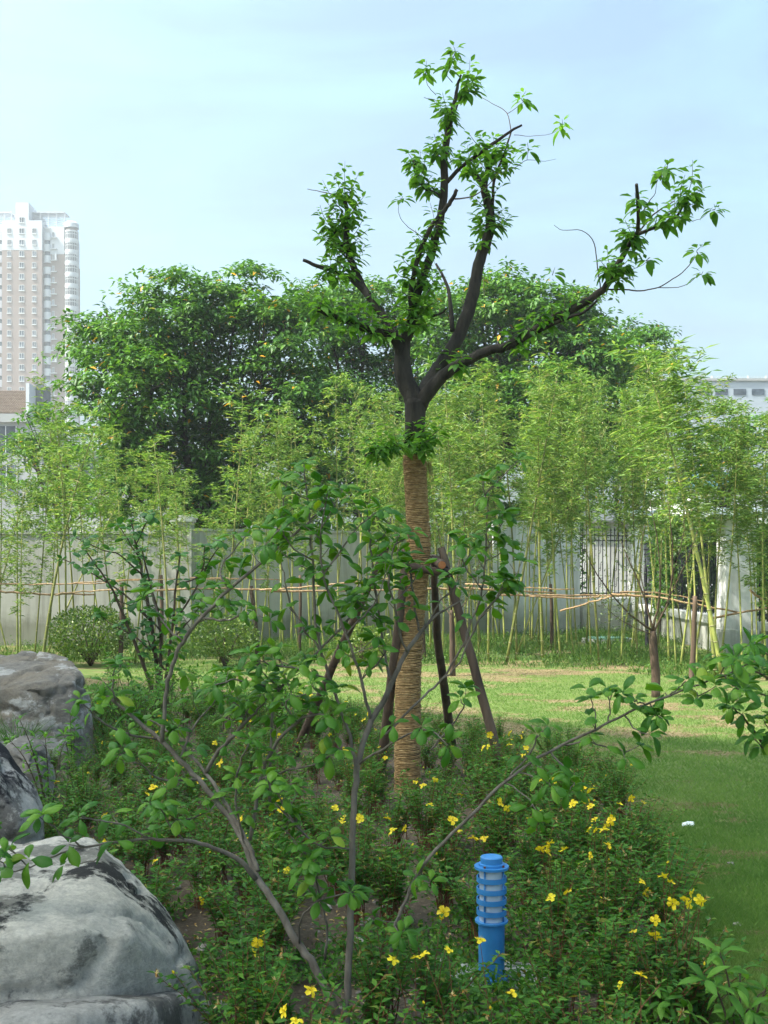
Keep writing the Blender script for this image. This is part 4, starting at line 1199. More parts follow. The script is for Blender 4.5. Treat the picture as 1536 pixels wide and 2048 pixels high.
rt = .0058 * (1 + .30 * (vnoise(np.stack([ang * 3.1, zz * 40, zz * 0], 1)) - .5))
outd = np.stack([np.cos(ang), np.sin(ang), 0 * ang], 1)
upd = np.array([0, 0, 1.0])
ring = []
for (c1, c2) in ((1, 0), (.35, 1), (-.9, .5), (-.9, -.5), (.35, -1)):
    ring.append(P + outd * (rt * c1)[:, None] + upd * (rt * c2 * 1.08)[:, None])
V = np.stack(ring, 1).reshape(-1, 3)
i = np.arange(nseg - 1)
T = []
for k in range(5):
    a_, c_ = i * 5 + k, i * 5 + (k + 1) % 5
    T += [np.stack([a_, c_, c_ + 5], 1), np.stack([a_, c_ + 5, a_ + 5], 1)]
rp = link('straw_rope', local(np_mesh('straw_rope', V, np.concatenate(T), M['rope'], None, True), TBASE), tree)
# loose straws sticking out of the rope
n = 260
zi = rng.uniform(.05, ztop - .02, n); ai = rng.uniform(0, 2 * PI, n)
P = np.stack([np.interp(zi, zs, xs_) + np.cos(ai) * (np.interp(zi, zs, rs_) + .008), np.interp(zi, zs, ys_) + np.sin(ai) * (np.interp(zi, zs, rs_) + .008), zi], 1)
dv = np.stack([-np.sin(ai) + .4 * np.cos(ai), np.cos(ai) + .4 * np.sin(ai), rng.uniform(-.9, .7, n)], 1)
zt2 = U(857, 925, TD0); m2 = 46
P2 = np.array(tuple(zt2)) + rng.normal(0, .012, (m2, 3)); dv2 = np.stack([rng.normal(.10, .13, m2), rng.normal(0, .12, m2), -np.ones(m2)], 1)
st = leaf_mesh('loose_straw', T_SPIKE, np.concatenate([P, P2]), np.concatenate([dv, dv2]), rng.normal(size=(n + m2, 3)), np.concatenate([rng.uniform(.03, .11, n), rng.uniform(.14, .27, m2)]),
               np.full(n + m2, .0035), M['dry_grass'])
st_o = link('loose_straw', local(st, TBASE), tree); st_o['kind'] = 'stuff'

LIMBS = [
    # pts, depth end, main
    ([(829, 812, 19), (822, 785, 19), (810, 762, 18.5), (804, 724, 17.5), (808, 690, 12.5), (818, 660, 11.5), (825, 636, 11), (830, 600, 10), (842, 560, 9.5), (857, 524, 9), (871, 476, 8.5), (882, 432, 8), (889, 381, 8), (888, 331, 7.5), (891, 297, 7), (899, 250, 6.4), (909, 205, 4.2), (916, 168, 2.8), (922, 150, 2)], 8.5),
    ([(804, 728, 12), (800, 702, 10.5), (786, 675, 9.5), (765, 667, 8.5), (746, 661, 8), (720, 653, 7.4), (694, 641, 6.6), (665, 632, 6), (634, 618, 5)], 8.1),
    ([(806, 712, 10), (792, 672, 9), (768, 632, 8.5), (744, 602, 8.2), (727, 577, 8), (707, 534, 7), (693, 490, 6.4), (695, 432, 5.4), (689, 394, 4)], 8.9),
    ([(733, 586, 6), (706, 561, 5), (680, 548, 4.4), (658, 539, 4.2), (631, 531, 3.8), (606, 520, 3.2)], 8.3),
    ([(688, 505, 5), (678, 484, 4.4), (665, 453, 3.6), (655, 430, 3)], 8.7),
    ([(835, 820, 17), (846, 792, 17), (858, 768, 16), (872, 742, 14), (890, 718, 13.5), (912, 683, 13), (933, 632, 13), (947, 585, 12.5), (957, 530, 11.5), (972, 486, 10.5), (981, 450, 10), (977, 414, 9), (969, 382, 7.5), (970, 362, 6.6), (979, 331, 5.4), (988, 304, 4)], 8.9),
    ([(838, 812, 15), (856, 785, 14.5), (880, 757, 13), (912, 733, 11), (947, 715, 10), (982, 700, 9.6), (1010, 695, 9.2), (1035, 680, 9), (1070, 658, 8.8), (1122, 630, 8.4), (1164, 609, 7.6), (1190, 591, 7.4), (1209, 577, 7), (1227, 542, 6.2), (1251, 503, 5.6), (1269, 474, 5), (1293, 461, 3.4), (1328, 451, 3), (1352, 434, 2.6), (1366, 411, 2.2), (1378, 384, 1.6)], 7.6),
    ([(1005, 700, 5), (1035, 686, 4.2), (1075, 664, 4), (1110, 646, 3.8), (1143, 633, 3.4), (1168, 624, 3), (1194, 601, 2.6)], 8.0),
    ([(1268, 478, 4.2), (1276, 456, 4), (1277, 420, 3.8), (1273, 369, 3.2)], 7.55),
    ([(892, 366, 4.5), (905, 352, 4.4), (920, 336, 4.2), (939, 321, 4), (983, 290, 3.6), (1020, 263, 2.8), (1044, 250, 2.2)], 8.2),
    ([(890, 410, 4), (880, 393, 3.8), (866, 385, 3.6), (848, 375, 3.4), (838, 354, 3), (827, 322, 2)], 8.6),
    ([(826, 628, 6), (821, 590, 5), (830, 540, 4.8), (846, 486, 4.8), (868, 445, 4.8), (890, 419, 4.6), (905, 398, 4.2), (914, 379, 3.6)], 8.1),
    ([(970, 372, 5), (960, 360, 4.6), (946, 342, 4)], 8.8),
    ([(985, 420, 3.4), (988, 365, 2.8), (1003, 321, 2.4), (1022, 265, 1.6)], 8.5),
    ([(903, 232, 2.4), (912, 218, 2), (926, 184, 1.8), (936, 160, 1.3)], 8.55),
    ([(826, 884, 7), (806, 891, 6.2), (778, 897, 5.4), (752, 905, 4.8), (732, 913, 4.2)], 8.0),
    ([(905, 662, 5), (900, 600, 4), (890, 560, 3.2), (872, 528, 2.4)], 8.9),
    ([(842, 626, 2.6), (858, 632, 2.4), (880, 628, 2.2), (895, 616, 1.6)], 8.3),
]
lb = MB()
limb_paths = []
for i_, (pts, d1) in enumerate(LIMBS):
    # start depth follows the limb it leaves
    p = px_path(pts, d1=d1, sub=4, jit=.0035, seed=i_)
    if i_ not in (0, 5, 6, 1, 2):
        q0 = Vector(p[0][:3]); best = None
        for lp in limb_paths:
            for w_ in lp:
                a_, c_ = proj(w_[:3]), proj(q0)
                e = (a_[0] - c_[0]) ** 2 + (a_[1] - c_[1]) ** 2
                if best is None or e < best[0]: best = (e, w_[1])
        p = px_path(pts, d0=best[1] if best else TD0, d1=(best[1] if best else TD0) + (d1 - 8.41) * .8, sub=4, jit=.003, seed=i_)
    elif i_ in (1, 2):
        p = px_path(pts, d0=limb_paths[0][16][1], d1=d1, sub=4, jit=.0035, seed=i_)
    limb_paths.append(p)
    w_ = MB(); tube_path(w_, p, 12 if i_ in (0, 5, 6) else 8)
    w_.build('limb', M['bark'], tree, True, TBASE)
thin = [[(1212, 579, 1.8), (1258, 580, 1.5), (1279, 582, 1.4), (1317, 575, 1.2), (1345, 558, 1.1), (1370, 540, 1), (1396, 507, .7)], [(1317, 575, .9), (1355, 575, .7), (1380, 565, .6), (1400, 545, .5)],
        [(1201, 578, 1.3), (1195, 535, 1.2), (1188, 486, 1), (1164, 461, .8), (1125, 460, .6), (1108, 450, .5)], [(1268, 476, 2), (1307, 430, 1.6), (1349, 402, 1)], [(1278, 436, 1.4), (1297, 405, 1.1), (1310, 386, .7), (1316, 360, .5), (1332, 328, .4)],
        [(910, 398, 1.8), (945, 393, 1.3), (975, 372, 1), (998, 345, .7)], [(1022, 263, 1), (1014, 226, .8), (990, 210, .6), (962, 194, .5)], [(1014, 228, .7), (1036, 213, .5), (1050, 200, .4)],
        [(905, 165, .9), (892, 148, .7), (897, 125, .6), (905, 108, .4)], [(872, 190, .7), (855, 170, .6), (851, 145, .4)], [(1000, 345, .7), (1030, 335, .6), (1054, 320, .6), (1090, 322, .4), (1112, 318, .3)], [(1054, 320, .5), (1056, 300, .4)],
        [(1028, 270, .7), (1060, 272, .5), (1100, 268, .4), (1122, 255, .3)], [(845, 475, .9), (810, 448, .6), (797, 425, .5), (800, 398, .4)], [(690, 395, 1.2), (650, 385, .9), (615, 378, .6)],
        [(1340, 440, .8), (1380, 442, .6), (1405, 435, .5), (1425, 415, .4)], [(1250, 545, .8), (1285, 530, .5), (1298, 515, .4)], [(870, 200, .7), (848, 195, .5)]]
w_ = MB()
twig_paths = []
for i_, t in enumerate(thin):
    q0 = t[0]; best = (1e9, TD0)
    for lp in limb_paths + twig_paths:
        for v_ in lp:
            a_ = proj(v_[:3]); e = (a_[0] - q0[0]) ** 2 + (a_[1] - q0[1]) ** 2
            if e < best[0]: best = (e, v_[1])
    p = px_path(t, d0=best[1], d1=best[1] + random.uniform(-.3, .3), sub=4, jit=.002, seed=50 + i_)
    twig_paths.append(p); tube_path(w_, p, 5)
# leafy shoots: (px, py of the foot, px, py of the tip)
SH = []
def near_depth(px, py):
    best = (1e9, TD0)
    for lp in limb_paths + twig_paths:
        for v_ in lp:
            a_ = proj(v_[:3]); e = (a_[0] - px) ** 2 + (a_[1] - py) ** 2
            if e < best[0]: best = (e, v_[1])
    return best[1]
def sh(fx, fy, tx_, ty_, n=9, s=1.0): SH.append((fx, fy, tx_, ty_, n, s))
for (a1_, a2_, a3_, a4_) in [(690, 395, 690, 322), (690, 400, 668, 345), (692, 405, 718, 345), (690, 430, 645, 360), (694, 440, 730, 390), (692, 470, 650, 400), (693, 450, 715, 400), (660, 450, 640, 410), (665, 455, 640, 440),
                             (670, 465, 690, 425), (690, 490, 730, 430), (694, 500, 740, 455), (685, 505, 640, 460), (672, 478, 635, 470), (695, 520, 665, 480), (690, 540, 650, 490), (680, 546, 640, 520), (700, 550, 690, 500), (700, 530, 730, 490),
                             (660, 540, 655, 505), (668, 543, 680, 565), (655, 540, 640, 560)]: sh(a1_, a2_, a3_, a4_)
for (a1_, a2_, a3_, a4_, n_) in [(905, 118, 907, 92, 7), (898, 140, 900, 112, 5), (851, 150, 853, 122, 7), (935, 160, 940, 118, 11), (930, 175, 955, 150, 8), (925, 185, 950, 165, 7), (930, 180, 962, 185, 6), (900, 235, 885, 185, 10), (900, 245, 870, 200, 7), (895, 250, 905, 205, 6),
                                 (1050, 205, 1052, 182, 7), (1122, 260, 1124, 238, 5), (1056, 305, 1055, 285, 4), (885, 305, 868, 268, 8), (888, 300, 895, 262, 8), (880, 315, 862, 285, 5), (827, 325, 812, 300, 8), (828, 330, 840, 300, 8), (838, 355, 850, 320, 7), (835, 350, 820, 325, 7), (850, 378, 865, 350, 7), (862, 385, 878, 362, 6), (845, 372, 838, 345, 6),
                                 (946, 345, 935, 290, 9), (950, 348, 915, 300, 9), (980, 330, 960, 268, 11), (985, 310, 985, 268, 10), (988, 305, 1005, 280, 9), (1003, 320, 1022, 285, 8), (975, 345, 950, 310, 8), (978, 350, 1000, 320, 7), (998, 340, 1025, 320, 7), (946, 345, 925, 345, 7), (968, 380, 940, 360, 7), (985, 400, 1005, 370, 6), (978, 420, 950, 395, 7), (980, 430, 950, 430, 8), (982, 450, 945, 460, 8), (984, 440, 1010, 415, 8), (985, 450, 1020, 430, 7), (980, 460, 960, 440, 6), (975, 480, 945, 490, 6), (985, 450, 1010, 455, 6), (965, 300, 940, 270, 9), (1000, 300, 1025, 300, 7), (930, 320, 910, 320, 6),
                                 (868, 470, 860, 405, 8), (872, 460, 885, 430, 6), (850, 490, 830, 460, 8), (860, 490, 865, 455, 8), (850, 500, 875, 490, 8), (840, 520, 830, 480, 6), (833, 540, 800, 510, 9), (830, 560, 790, 540, 9), (835, 570, 855, 530, 10), (845, 570, 880, 540, 9), (850, 590, 870, 560, 9), (828, 600, 800, 580, 9), (825, 620, 790, 610, 9), (825, 640, 850, 600, 9), (822, 650, 780, 640, 8), (835, 610, 860, 600, 9), (830, 650, 860, 640, 9), (842, 628, 880, 600, 8), (800, 398, 805, 392, 3),
                                 (640, 620, 650, 580, 9), (650, 628, 620, 590, 9), (670, 634, 660, 600, 9), (690, 640, 700, 600, 9), (712, 650, 720, 610, 9), (735, 655, 745, 620, 9), (760, 660, 760, 630, 8), (700, 645, 690, 670, 7), (745, 662, 770, 680, 6), (744, 602, 760, 560, 6), (740, 600, 720, 620, 7), (780, 680, 790, 640, 8),
                                 (870, 745, 900, 715, 6), (915, 735, 925, 705, 7), (890, 720, 905, 700, 5), (1030, 685, 1020, 650, 8), (1060, 664, 1050, 630, 8), (1090, 648, 1080, 610, 9), (1110, 640, 1100, 600, 8), (1040, 688, 1060, 700, 6), (1140, 625, 1130, 590, 7), (1165, 610, 1150, 580, 6),
                                 (830, 880, 830, 840, 12), (835, 870, 865, 835, 12), (840, 880, 875, 860, 10), (828, 890, 800, 860, 9), (845, 885, 860, 880, 11), (840, 895, 845, 905, 8), (790, 895, 770, 845, 11), (770, 900, 735, 870, 10), (755, 905, 725, 880, 9), (780, 897, 760, 870, 10), (760, 905, 750, 925, 7), (800, 893, 790, 870, 9), (860, 875, 890, 850, 7),
                                 (1268, 478, 1250, 440, 8), (1262, 490, 1240, 460, 8), (1270, 475, 1265, 445, 6), (1255, 500, 1270, 490, 4), (1228, 540, 1215, 495, 9), (1222, 545, 1200, 520, 8), (1235, 535, 1260, 515, 8), (1225, 560, 1250, 545, 6), (1240, 530, 1240, 545, 6), (1300, 515, 1302, 520, 3), (1310, 450, 1315, 410, 6), (1330, 448, 1340, 420, 6), (1352, 434, 1350, 395, 6), (1366, 412, 1370, 350, 9), (1376, 388, 1385, 320, 10), (1378, 390, 1405, 380, 9), (1370, 400, 1395, 410, 7), (1350, 430, 1360, 440, 5), (1332, 335, 1335, 325, 4), (1318, 355, 1322, 345, 3), (1425, 420, 1428, 408, 4), (1396, 507, 1405, 490, 4), (1400, 548, 1406, 543, 3), (1275, 400, 1270, 385, 4), (1276, 420, 1284, 405, 3), (1105, 550, 1110, 535, 3)]: sh(a1_, a2_, a3_, a4_, n_)
LP, LD, LN, LL = [], [], [], []
rl_ = random.Random(9)
for (fx, fy, ex, ey, n_, s_) in SH:
    d = near_depth(fx, fy)
    fr_ = -.10 if fy > 820 else -.03
    a_ = U(fx, fy, d + fr_); e_ = U(ex, ey, d + fr_ * 2 + rl_.uniform(-.24, .18))
    q = smooth_path([tuple(a_) + (.0035,), tuple(a_.lerp(e_, .5) + Vector((rl_.gauss(0, .012), rl_.gauss(0, .02), -.01))) + (.0025,), tuple(e_) + (.0014,)], 3)
    tube_path(w_, q, 4)
    tot = int(n_ * 1.9) + 5
    for k in range(tot):
        t = .12 + .88 * (k + .5) / tot
        p = Vector(q[min(len(q) - 1, int(t * (len(q) - 1)))][:3])
        az = k * 2.4 + rl_.uniform(-.5, .5)
        up = -.55 + .95 * t ** 2 + rl_.gauss(0, .22)
        dv = Vector((math.cos(az), math.sin(az), up)).normalized()
        size = (.112 - .05 * t ** 2) * rl_.uniform(.7, 1.15) * s_
        LP.append(tuple(p + dv * .022)); LD.append(tuple(dv)); LN.append((rl_.gauss(0, .25) - dv.x * up * .6, rl_.gauss(0, .25) - dv.y * up * .6, 1.0)); LL.append(size)
tw_o = w_.build('twigs', M['twig'], tree, True, TBASE); tw_o['kind'] = 'stuff'
LP, LD, LN, LL = map(np.array, (LP, LD, LN, LL))

def leaf_shape(name, m, L=1.0, W=.5, droop=.35, cup=.18, obov=.62, nx=6, seed=0):
    """one leaf with a midrib fold, bent down along its length and at its edges; unit length along x"""
    rr = random.Random(seed)
    vs_, fs = [], []
    tw = rr.uniform(-.12, .12)
    for i_ in range(nx + 1):
        u = i_ / nx
        wv = (math.sin(PI * u ** (math.log(.5) / math.log(obov))) ** .8) * W / 2 if 0 < u < 1 else .012
        x = u - .10 * droop * u ** 3
        z = -droop * u ** 2.2 * .75 + .05 * math.sin(PI * u)
        for v_ in (-1, -.5, 0, .5, 1):
            zz_ = z + (.045 * abs(v_) * 2 if abs(v_) <= .5 else .045 - cup * (abs(v_) - .5) * 1.2) * (wv / (W / 2)) + tw * v_ * u * .3 + rr.gauss(0, .006)
            vs_.append((x * L, v_ * wv * L, zz_ * L))
    for i_ in range(nx):
        for j in range(4):
            a_ = i_ * 5 + j
            fs.append((a_, a_ + 5, a_ + 6, a_ + 1))
    b2 = MB(); b2.add(vs_, fs)
    return b2.mesh(name, m, True)
def leaf_objects(name, me_list, parent, origin, P_, D_, N_, L_, count):
    """single leaves as objects of their own; the rest is left to the caller"""
    order = np.argsort(-L_ / np.maximum(P_[:, 1], .5))
    for q in order[:count]:
        x = Vector(D_[q]).normalized(); z = Vector(N_[q]); z = (z - x * z.dot(x)).normalized(); y = z.cross(x)
        o = link(name, me_list[int(q) % len(me_list)], parent)
        Mx = Matrix((x, y, z)).transposed().to_4x4()
        s_ = float(L_[q])
        o.matrix_basis = Matrix.Translation(Vector(P_[q]) - Vector(origin)) @ Mx @ Matrix.Scale(s_, 4)
    return order[count:]
tl_me = [leaf_shape('leaf', M['tree_leaf_one'], 1, .46, .45, .10, .42, 5, s) for s in range(3)]
rest = leaf_objects('leaf', tl_me, tree, TBASE, LP, LD, LN, LL, 300)
o = link('leaves', local(leaf_mesh('leaves', T_OVAL, LP[rest], LD[rest], LN[rest], LL[rest], LL[rest] * .46, M['tree_leaf']), TBASE), tree); o['kind'] = 'stuff'

# prop poles lashed round the trunk
props = empty('prop_frame', (TBASE.x, TBASE.y, 0), 'frame of four slanting wooden prop poles lashed round the wrapped trunk', 'tree support')
def pole(pts, name='pole'):
    p = [tuple(U(px, py, d)) + (r_ * d / F,) for (px, py, r_, d) in pts]
    path = smooth_path(p, 6, .004, int(pts[0][0]))
    w_ = MB(); tube_path(w_, path, 10)
    return w_.build(name, M['stake'], props, True, (TBASE.x, TBASE.y, 0))
def gpy(px, py):
    g_ = G(px, py); return g_.y
pole([(772, 1098, 6.5, TD0 - .16), (700, 1255, 8, TD0 + .3), (590, 1510, 9.5, gpy(590, 1522))])
pole([(814, 1098, 7, TD0 - .17), (795, 1260, 9, TD0 - .1), (758, 1562, 10.5, gpy(758, 1568))])
pole([(868, 1112, 6.5, TD0 + .2), (875, 1270, 8, TD0 + .6), (905, 1500, 9.5, gpy(905, 1512))])
pole([(882, 1095, 7.5, TD0 - .06), (930, 1270, 9, TD0 - .12), (1022, 1604, 10.5, gpy(1022, 1610))])
def bar(p0, p1, r_, name='cross_bar'):
    p0, p1 = U(*p0), U(*p1)
    d_ = (p1 - p0)
    w_ = MB(); k_ = 9
    w_.tube([p0 + d_ * (i_ / k_) + Vector((0, 0, .005 * math.sin(i_ * 1.7))) for i_ in range(k_ + 1)], [r_ * (1 + .1 * math.sin(i_ * 2.1)) for i_ in range(k_ + 1)], 10)
    o = w_.build(name, M['stake'], props, True, (TBASE.x, TBASE.y, 0))
    n_ = d_.normalized()
    for (e, sg) in ((p0, -1), (p1, 1)):
        c = MB(); c.tube([e + n_ * sg * .001, e + n_ * sg * .004], r_ * .86, 10); c.build('cut_end', M['cut'], o, False, (TBASE.x, TBASE.y, 0))
    return o
bar((765, 1126, TD0 - .135), (905, 1147, TD0 - .155), .030)
bar((884, 1130, TD0 - .26), (862, 1118, TD0 + .30), .034)
bar((795, 1104, TD0 + .17), (892, 1122, TD0 + .15), .027)
w_ = MB()
for (px, py, d) in ((884, 1142, TD0 - .14), (884, 1137, TD0 - .14), (774, 1126, TD0 - .15)):
    c = U(px, py, d)
    w_.tube([c + Vector((.05 * math.cos(t), .05 * math.sin(t), .018 * math.sin(2 * t))) for t in np.linspace(0, 2 * PI, 15)], .004, 5)
w_.build('lashing', M['iron'], props, True, (TBASE.x, TBASE.y, 0))

# ------------------------------------------------------------------ blue bollard lamp
LB = G(983, 1966, .03); LB.z = 0
lz = bz(LB.x, LB.y) + .012
LB.z = lz
lamp = empty('bollard_lamp', LB, 'bright blue bollard lamp with white ringed light chamber on the bed', 'garden lamp')
k_ = LB.y / F
def lz_(py): return (U(983, py, LB.y).z - lz)
def part(name, prof, m, parent=lamp, n=40, smooth=True):
    w_ = MB(); w_.lathe(prof, n)
    me = w_.mesh(name, m, smooth)
    o = link(name, me, parent)
    md = o.modifiers.new('edges', 'EDGE_SPLIT'); md.split_angle = R(40)
    return o
rt_ = 26 * k_
part('base_plate', [(0, .012), (35 * k_, .012), (35 * k_, 0), (0, 0)], M['blue'])
zfl, zcap = lz_(1839), lz_(1733)
part('post', [(rt_, .012), (rt_, zfl - .008)], M['blue'])
part('collar', [(0, zfl - .008), (33 * k_, zfl - .008), (33 * k_, zfl), (0, zfl)], M['blue'])
part('diffuser', [(24 * k_, zfl), (24 * k_, zcap - .006)], M['diffuser'])
for py in (1757, 1779, 1800, 1822):
    z = lz_(py)
    part('louvre_ring', [(30 * k_, z - .0105), (30 * k_, z + .0105), (28.2 * k_, z + .0105), (28.2 * k_, z - .0105), (30 * k_, z - .0105)], M['blue'])
for q in range(4):
    a_ = q * PI / 2 + .95
    w_ = MB(); w_.tube([(27 * k_ * math.cos(a_), 27 * k_ * math.sin(a_), zfl), (27 * k_ * math.cos(a_), 27 * k_ * math.sin(a_), zcap)], .0042, 8)
    w_.build('rod', M['blue'], lamp, True)
    w_ = MB(); w_.tube([(27 * k_ * math.cos(a_), 27 * k_ * math.sin(a_), zcap + .0045), (27 * k_ * math.cos(a_), 27 * k_ * math.sin(a_), zcap + .012)], .0048, 8)
    w_.build('bolt', M['bolt'], lamp, False)
    w_ = MB(); a2_ = a_ + .2; w_.tube([(31 * k_ * math.cos(a2_), 31 * k_ * math.sin(a2_), .0125), (31 * k_ * math.cos(a2_), 31 * k_ * math.sin(a2_), .022)], .006, 6)
    w_.build('anchor_bolt', M['bolt'], lamp, False)
ztop_ = lz_(1714)
part('cap', [(0, zcap - .006), (34.5 * k_, zcap - .006), (34.5 * k_, zcap + .004), (26 * k_, zcap + .004), (26 * k_, zcap + .014), (22 * k_, zcap + .016), (22 * k_, ztop_), (20.5 * k_, ztop_ + .003), (0, ztop_ + .003)], M['blue'])
M['concrete'] = surf('pale_concrete', [(0.3, (0.30, 0.30, 0.30)), (0.7, (0.44, 0.44, 0.45))], 12, 8, 0.9, 0.5, 0.006)
cpts = []
for q in range(14):
    a_ = q / 14 * 2 * PI
    r_ = .17 + .05 * random.random()
    cpts.append((LB.x + .07 + r_ * 1.35 * math.cos(a_), LB.y + .02 + r_ * .9 * math.sin(a_)))
w_ = MB(); w_.add([(x, y, lz - .004) for x, y in cpts] + [(x * 1.0, y, lz - .08) for x, y in cpts], [tuple(range(14))] + [(q, q + 14, (q + 1) % 14 + 14, (q + 1) % 14) for q in range(14)])
o = w_.build('concrete_footing', M['concrete'], None, False, LB); o.location = LB
tag(o, 'rough pale concrete footing in the soil under the blue lamp', 'footing')

# ------------------------------------------------------------------ shrub with whorled leaves in the foreground
def add_whorl(acc, p, axis, n, size, rr, spread=.25, start=None):
    axis = axis.normalized()
    u = axis.orthogonal().normalized(); v_ = axis.cross(u)
    ph = rr.uniform(0, 6.28)
    for k in range(n):
        a_ = ph + 2 * PI * k / n + rr.gauss(0, .22)
        el = rr.gauss(spread, .22)
        d_ = (u * math.cos(a_) + v_ * math.sin(a_)) * math.cos(el) + axis * math.sin(el)
        d_ = d_ + Vector((0, 0, rr.uniform(-.1, .2)))
        d_.normalize()
        nn = axis * .7 + Vector((rr.gauss(0, .2), rr.gauss(0, .2), .75))
        acc[0].append(tuple(p + d_ * .008)); acc[1].append(tuple(d_)); acc[2].append(tuple(nn)); acc[3].append(size * rr.uniform(.72, 1.18))
def leafy(acc, wood, path, rr, t0=.2, gap=.075, n=4, size=.08, spur=.05, up=.6):
    """whorls on short spurs along a stem, and one at its tip"""
    L = 0; last = -1
    pts = [Vector(q[:3]) for q in path]
    tot = sum((pts[i + 1] - pts[i]).length for i in range(len(pts) - 1))
    for i in range(len(pts) - 1):
        sl_ = (pts[i + 1] - pts[i]).length; L += sl_
        if L / tot < t0: continue
        if L - last > gap * rr.uniform(.75, 1.25):
            last = L
            ax = (pts[i + 1] - pts[i]).normalized()
            a_ = rr.uniform(0, 6.28)
            sd = Vector((math.cos(a_), math.sin(a_) * .9, up * rr.uniform(.4, 1.4))) + ax * .5
            sd.normalize()
            ln = spur * rr.uniform(.3, 1.7)
            e = pts[i] + sd * ln
            wood.tube([pts[i], pts[i].lerp(e, .5) + Vector((0, 0, -.002)), e], [.0022, .0018, .0014], 4, 0, False)
            add_whorl(acc, e, sd + Vector((0, 0, .4)), rr.choice((n - 1, n, n + 1)), size, rr)
    add_whorl(acc, pts[-1], pts[-1] - pts[-2] + Vector((0, 0, .01)), n + 1, size * .95, rr, .45)

FD = 4.0
def fpath(pts, d0, d1, jit=.004, seed=0):
    return px_path(pts, d0=d0, d1=d1, sub=4, jit=jit, seed=seed)
SB = U(690, 2130, 3.72); SB.z = 0.0
shrub = empty('whorled_shrub', SB, 'large open shrub with grey stems and curled whorled leaves in the foreground', 'shrub')
MAIN = [
    ([(694, 2130, 13), (692, 2030, 12), (698, 1940, 11), (702, 1800, 10.5), (704, 1700, 10), (708, 1620, 9.5), (714, 1545, 9.5), (724, 1490, 9), (744, 1440, 9), (768, 1400, 8.6), (790, 1350, 7.6), (812, 1305, 7), (836, 1272, 6.4), (862, 1240, 5), (892, 1218, 3), (925, 1200, 1.8)], 3.85, 4.1),
    ([(690, 2090, 14), (668, 2010, 13), (630, 1935, 12.5), (592, 1880, 12), (552, 1810, 11), (514, 1755, 10.5), (490, 1690, 9.5), (462, 1640, 9), (430, 1600, 8.5), (396, 1558, 8), (352, 1512, 7.5), (318, 1478, 7), (262, 1430, 5.5), (210, 1388, 4)], 3.8, 4.3),
    ([(512, 1758, 9), (480, 1722, 7.5), (430, 1696, 6.5), (370, 1682, 5.4), (300, 1678, 4.6), (230, 1684, 4), (170, 1694, 3.4), (110, 1712, 2.8), (50, 1738, 2.2), (10, 1745, 1.6)], 3.85, 3.55),
    ([(760, 2070, 6), (768, 1990, 5.6), (784, 1890, 5.6), (800, 1830, 5.4), (828, 1762, 5.4), (872, 1700, 5.2), (940, 1632, 5), (1016, 1560, 4.8), (1100, 1502, 4.4), (1190, 1458, 4), (1290, 1410, 3.6), (1380, 1374, 3), (1450, 1350, 2.4), (1510, 1322, 1.6)], 3.9, 3.7),
    ([(520, 1752, 8), (540, 1720, 7), (500, 1650, 7.5), (455, 1590, 7), (412, 1542, 6)], 3.9, 4.2),
]
MAIN[4] = ([(516, 1742, 7), (497, 1690, 7), (470, 1640, 6.5), (440, 1590, 6), (412, 1546, 5.4), (380, 1510, 4.5), (345, 1470, 3.5), (300, 1440, 2.5)], 3.95, 4.35)
